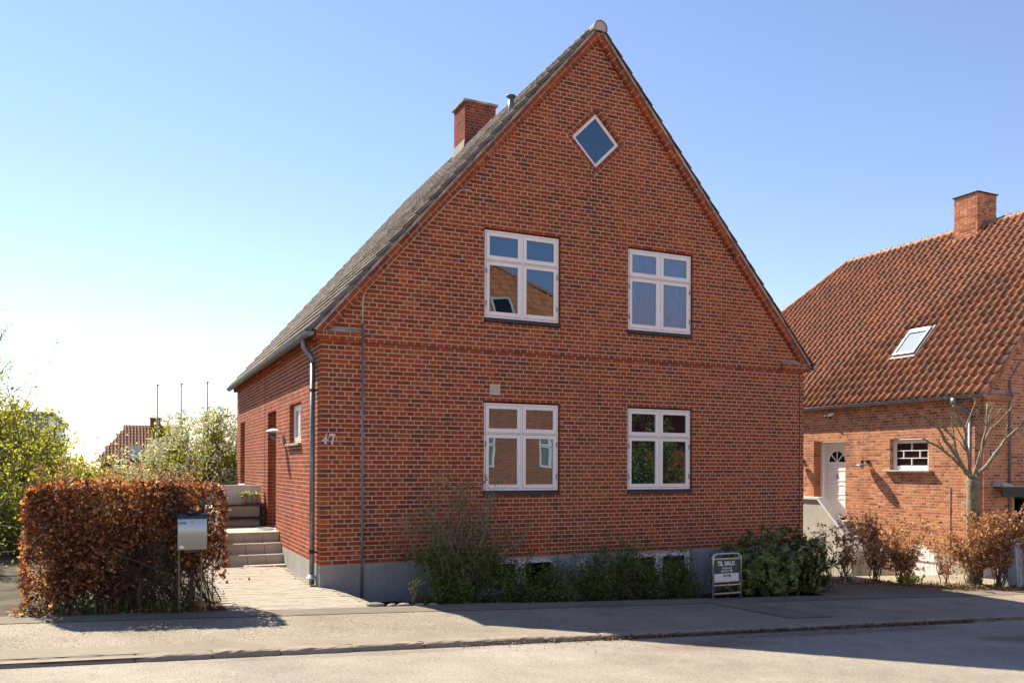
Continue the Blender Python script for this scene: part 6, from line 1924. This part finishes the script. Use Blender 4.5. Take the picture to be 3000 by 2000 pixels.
# long grey hall
hl = empty('hall', (-20, 70, -0.3), 'long low grey-blue hall with gridded cladding at the left horizon', 'building')
one_box('wall', M['pole'], hl, -45, -8.3, 68, 90, -0.5, 5.65)
one_box('roof', M['pvc'], hl, -45.3, -7.9, 67.7, 90, 5.65, 5.85)
for k in range(60):
    x = -45 + k * 0.65
    if -20 < x < -8.2: one_box('seam', M['pvc'], hl, x, x + 0.06, 67.96, 68, -0.4, 5.5)
for k in range(9): one_box('seam', M['pvc'], hl, -45, -8.15, 67.97, 68, 0.4 + k * 0.6, 0.44 + k * 0.6)
# gull
gb = empty('gull', (24.4, 34, 13.3), 'tiny gull flying in the blue sky above the right roof', 'bird')
mb = MB(); mb.tube([(24.25, 34, 13.25), (24.35, 34, 13.32), (24.5, 34, 13.36), (24.6, 34, 13.36)], [0.01, 0.07, 0.06, 0.01], 8); mb.build('body', M['bird'], gb, smooth=True)
for s_ in (-1, 1):
    mb = MB(); mb.add([(24.35, 34, 13.35), (24.5, 34, 13.37), (24.50 + .1 * s_, 34 + .3 * s_, 13.56), (24.2 + .22 * s_, 34 + .62 * s_, 13.50 + .1 * s_)], [(0, 1, 2), (0, 2, 3)]); mb.build('wing', M['bird'], gb)

# ================================================================== across the street (seen in the window panes)
oh = empty('opposite_house', (13, -22, -0.8), 'brick house with orange hipped roof across the street, mirrored in the panes', 'house')
OB = Bricks((M['brick'], M['brick_mass']), M['mortar_pale'])
wo = Wall((17.4, -21.5, -0.6), (-1, 0, 0), (0, 1, 0))
o_w = [(17.4 - 15.6, 17.4 - 14.5, 30, 52), (17.4 - 12.3, 17.4 - 11.2, 30, 52)]
OB.courses(wo, 9.4, 0, 84, 0, openings=o_w)
OB.finish(oh, nparts=0)
core(wo, [(0, 0), (9.4, 0), (9.4, 5.6), (0, 5.6)], [[(a - .006, 30 * K - .006), (a - .006, 52 * K + .006), (b + .006, 52 * K + .006), (b + .006, 30 * K - .006)] for a, b, _, _ in o_w], M['mortar_pale'], oh)
one_box('wall', M['pale_mass'], oh, 8.0, 17.4, -30, -21.65, -0.9, 5.0)
one_box('plinth', M['plinth'], oh, 7.98, 17.42, -21.6, -21.48, -1.5, -0.6)
wow = Wall((0, -21.5, 0), (-1, 0, 0), (0, 1, 0))
for a, b, n0, n1 in o_w:
    casement(oh, wow, -(17.4 - a) + 0.01, -(17.4 - b) - 0.01, -0.6 + n0 * K + 0.01, -0.6 + n1 * K - 0.01, -0.04, M['glass_side'], sill=False, hinges=False)
mb = MB(); ap = (13.9, -25.6, 11.4)
cn = [(7.4, -21.1, 5.0), (25.5, -21.1, 5.0), (25.5, -30.4, 5.0), (7.4, -30.4, 5.0)]
mb.add([ap] + cn, [(0, 2, 1), (0, 3, 2), (0, 4, 3), (0, 1, 4)]); mb.build('roof_deck', M['tile_orange'], oh)
dd = Vector((0, ap[1] - cn[0][1], ap[2] - cn[0][2])); Lr = dd.length; dd.normalize()
def keep_o(c, r):
    x = 25.5 - c * 0.24 - 0.12; f_ = (r + 0.8) / 21
    return cn[0][0] + (ap[0] - cn[0][0]) * f_ < x < cn[1][0] + (ap[0] - cn[1][0]) * f_ and not (13.0 < x < 14.2 and 8 < r < 13)
lay_tiles(oh, (25.5, -21.1, 5.02), (-1, 0, 0), tuple(dd), (0, -dd.z * -1, -dd.y * 1), 76, 21, 0.24, Lr / 21, keep_o, (M['tile_red'], M['tile_orange']), 0)
ridge_tiles(oh, (ap[0], ap[1], ap[2]), (25.5, -21.1, 5.05), 0.13, 0.4, M['ridge_tile']); ridge_tiles(oh, (ap[0], ap[1], ap[2]), (7.4, -21.1, 5.05), 0.13, 0.4, M['ridge_tile'])
fy = lambda z: -21.1 + (z - 5.0) / (ap[2] - 5.0) * (ap[1] + 21.1)
mb = MB(); mb.add([(13.05, fy(8.45) + .15, 8.45), (14.15, fy(8.45) + .15, 8.45), (14.15, fy(9.45) + .15, 9.45), (13.05, fy(9.45) + .15, 9.45), (13.05, fy(8.45) - .1, 7.2), (14.15, fy(8.45) - .1, 7.2)], [(0, 1, 2, 3)]); rw = mb.build('roof_window', M['zinc_light'], oh)
mb = MB(); mb.add([(13.2, fy(8.55) + .18, 8.55), (14.0, fy(8.55) + .18, 8.55), (14.0, fy(9.33) + .18, 9.33), (13.2, fy(9.33) + .18, 9.33)], [(0, 1, 2, 3)]); mb.build('pane', M['glass_dark'], rw)
e = empty('opposite_bush', (18.3, -18.4, -1), 'large green bush across the street, mirrored in the lower right window', 'bush')
tree_like(e, 17.5, -17.6, 5.6, 1.7, 80, M['fresh'], 0.14, 7, M['twig'], side=0.5, nside=18)
oh2 = empty('opposite_house', (24, -25, -1), 'second brick house farther along across the street, mirrored in the lower right window', 'house')
one_box('wall', M['brick'], oh2, 19.6, 30, -34, -23.5, -1.5, 5.2)
mb = MB(); mb.add([(19.2, -23.1, 5.1), (30.4, -23.1, 5.1), (30.4, -34.4, 5.1), (19.2, -34.4, 5.1), (24.8, -26, 10.0), (24.8, -31, 10.0)], [(0, 1, 4), (1, 2, 5, 4), (2, 3, 5), (3, 0, 4, 5)]); mb.build('roof', M['tile_orange'], oh2)
wn2 = Wall((0, -23.5, 0), (-1, 0, 0), (0, 1, 0))
casement(oh2, wn2, -21.6, -20.6, 0.6, 2.0, 0.02, M['glass_side'], sill=False, hinges=False)

for o in bpy.data.objects:
    if o.type == 'MESH' and o.name.split('.')[0] in ('asphalt_patch', 'coarse_strip', 'edge_strip', 'bed_edge'):
        pass
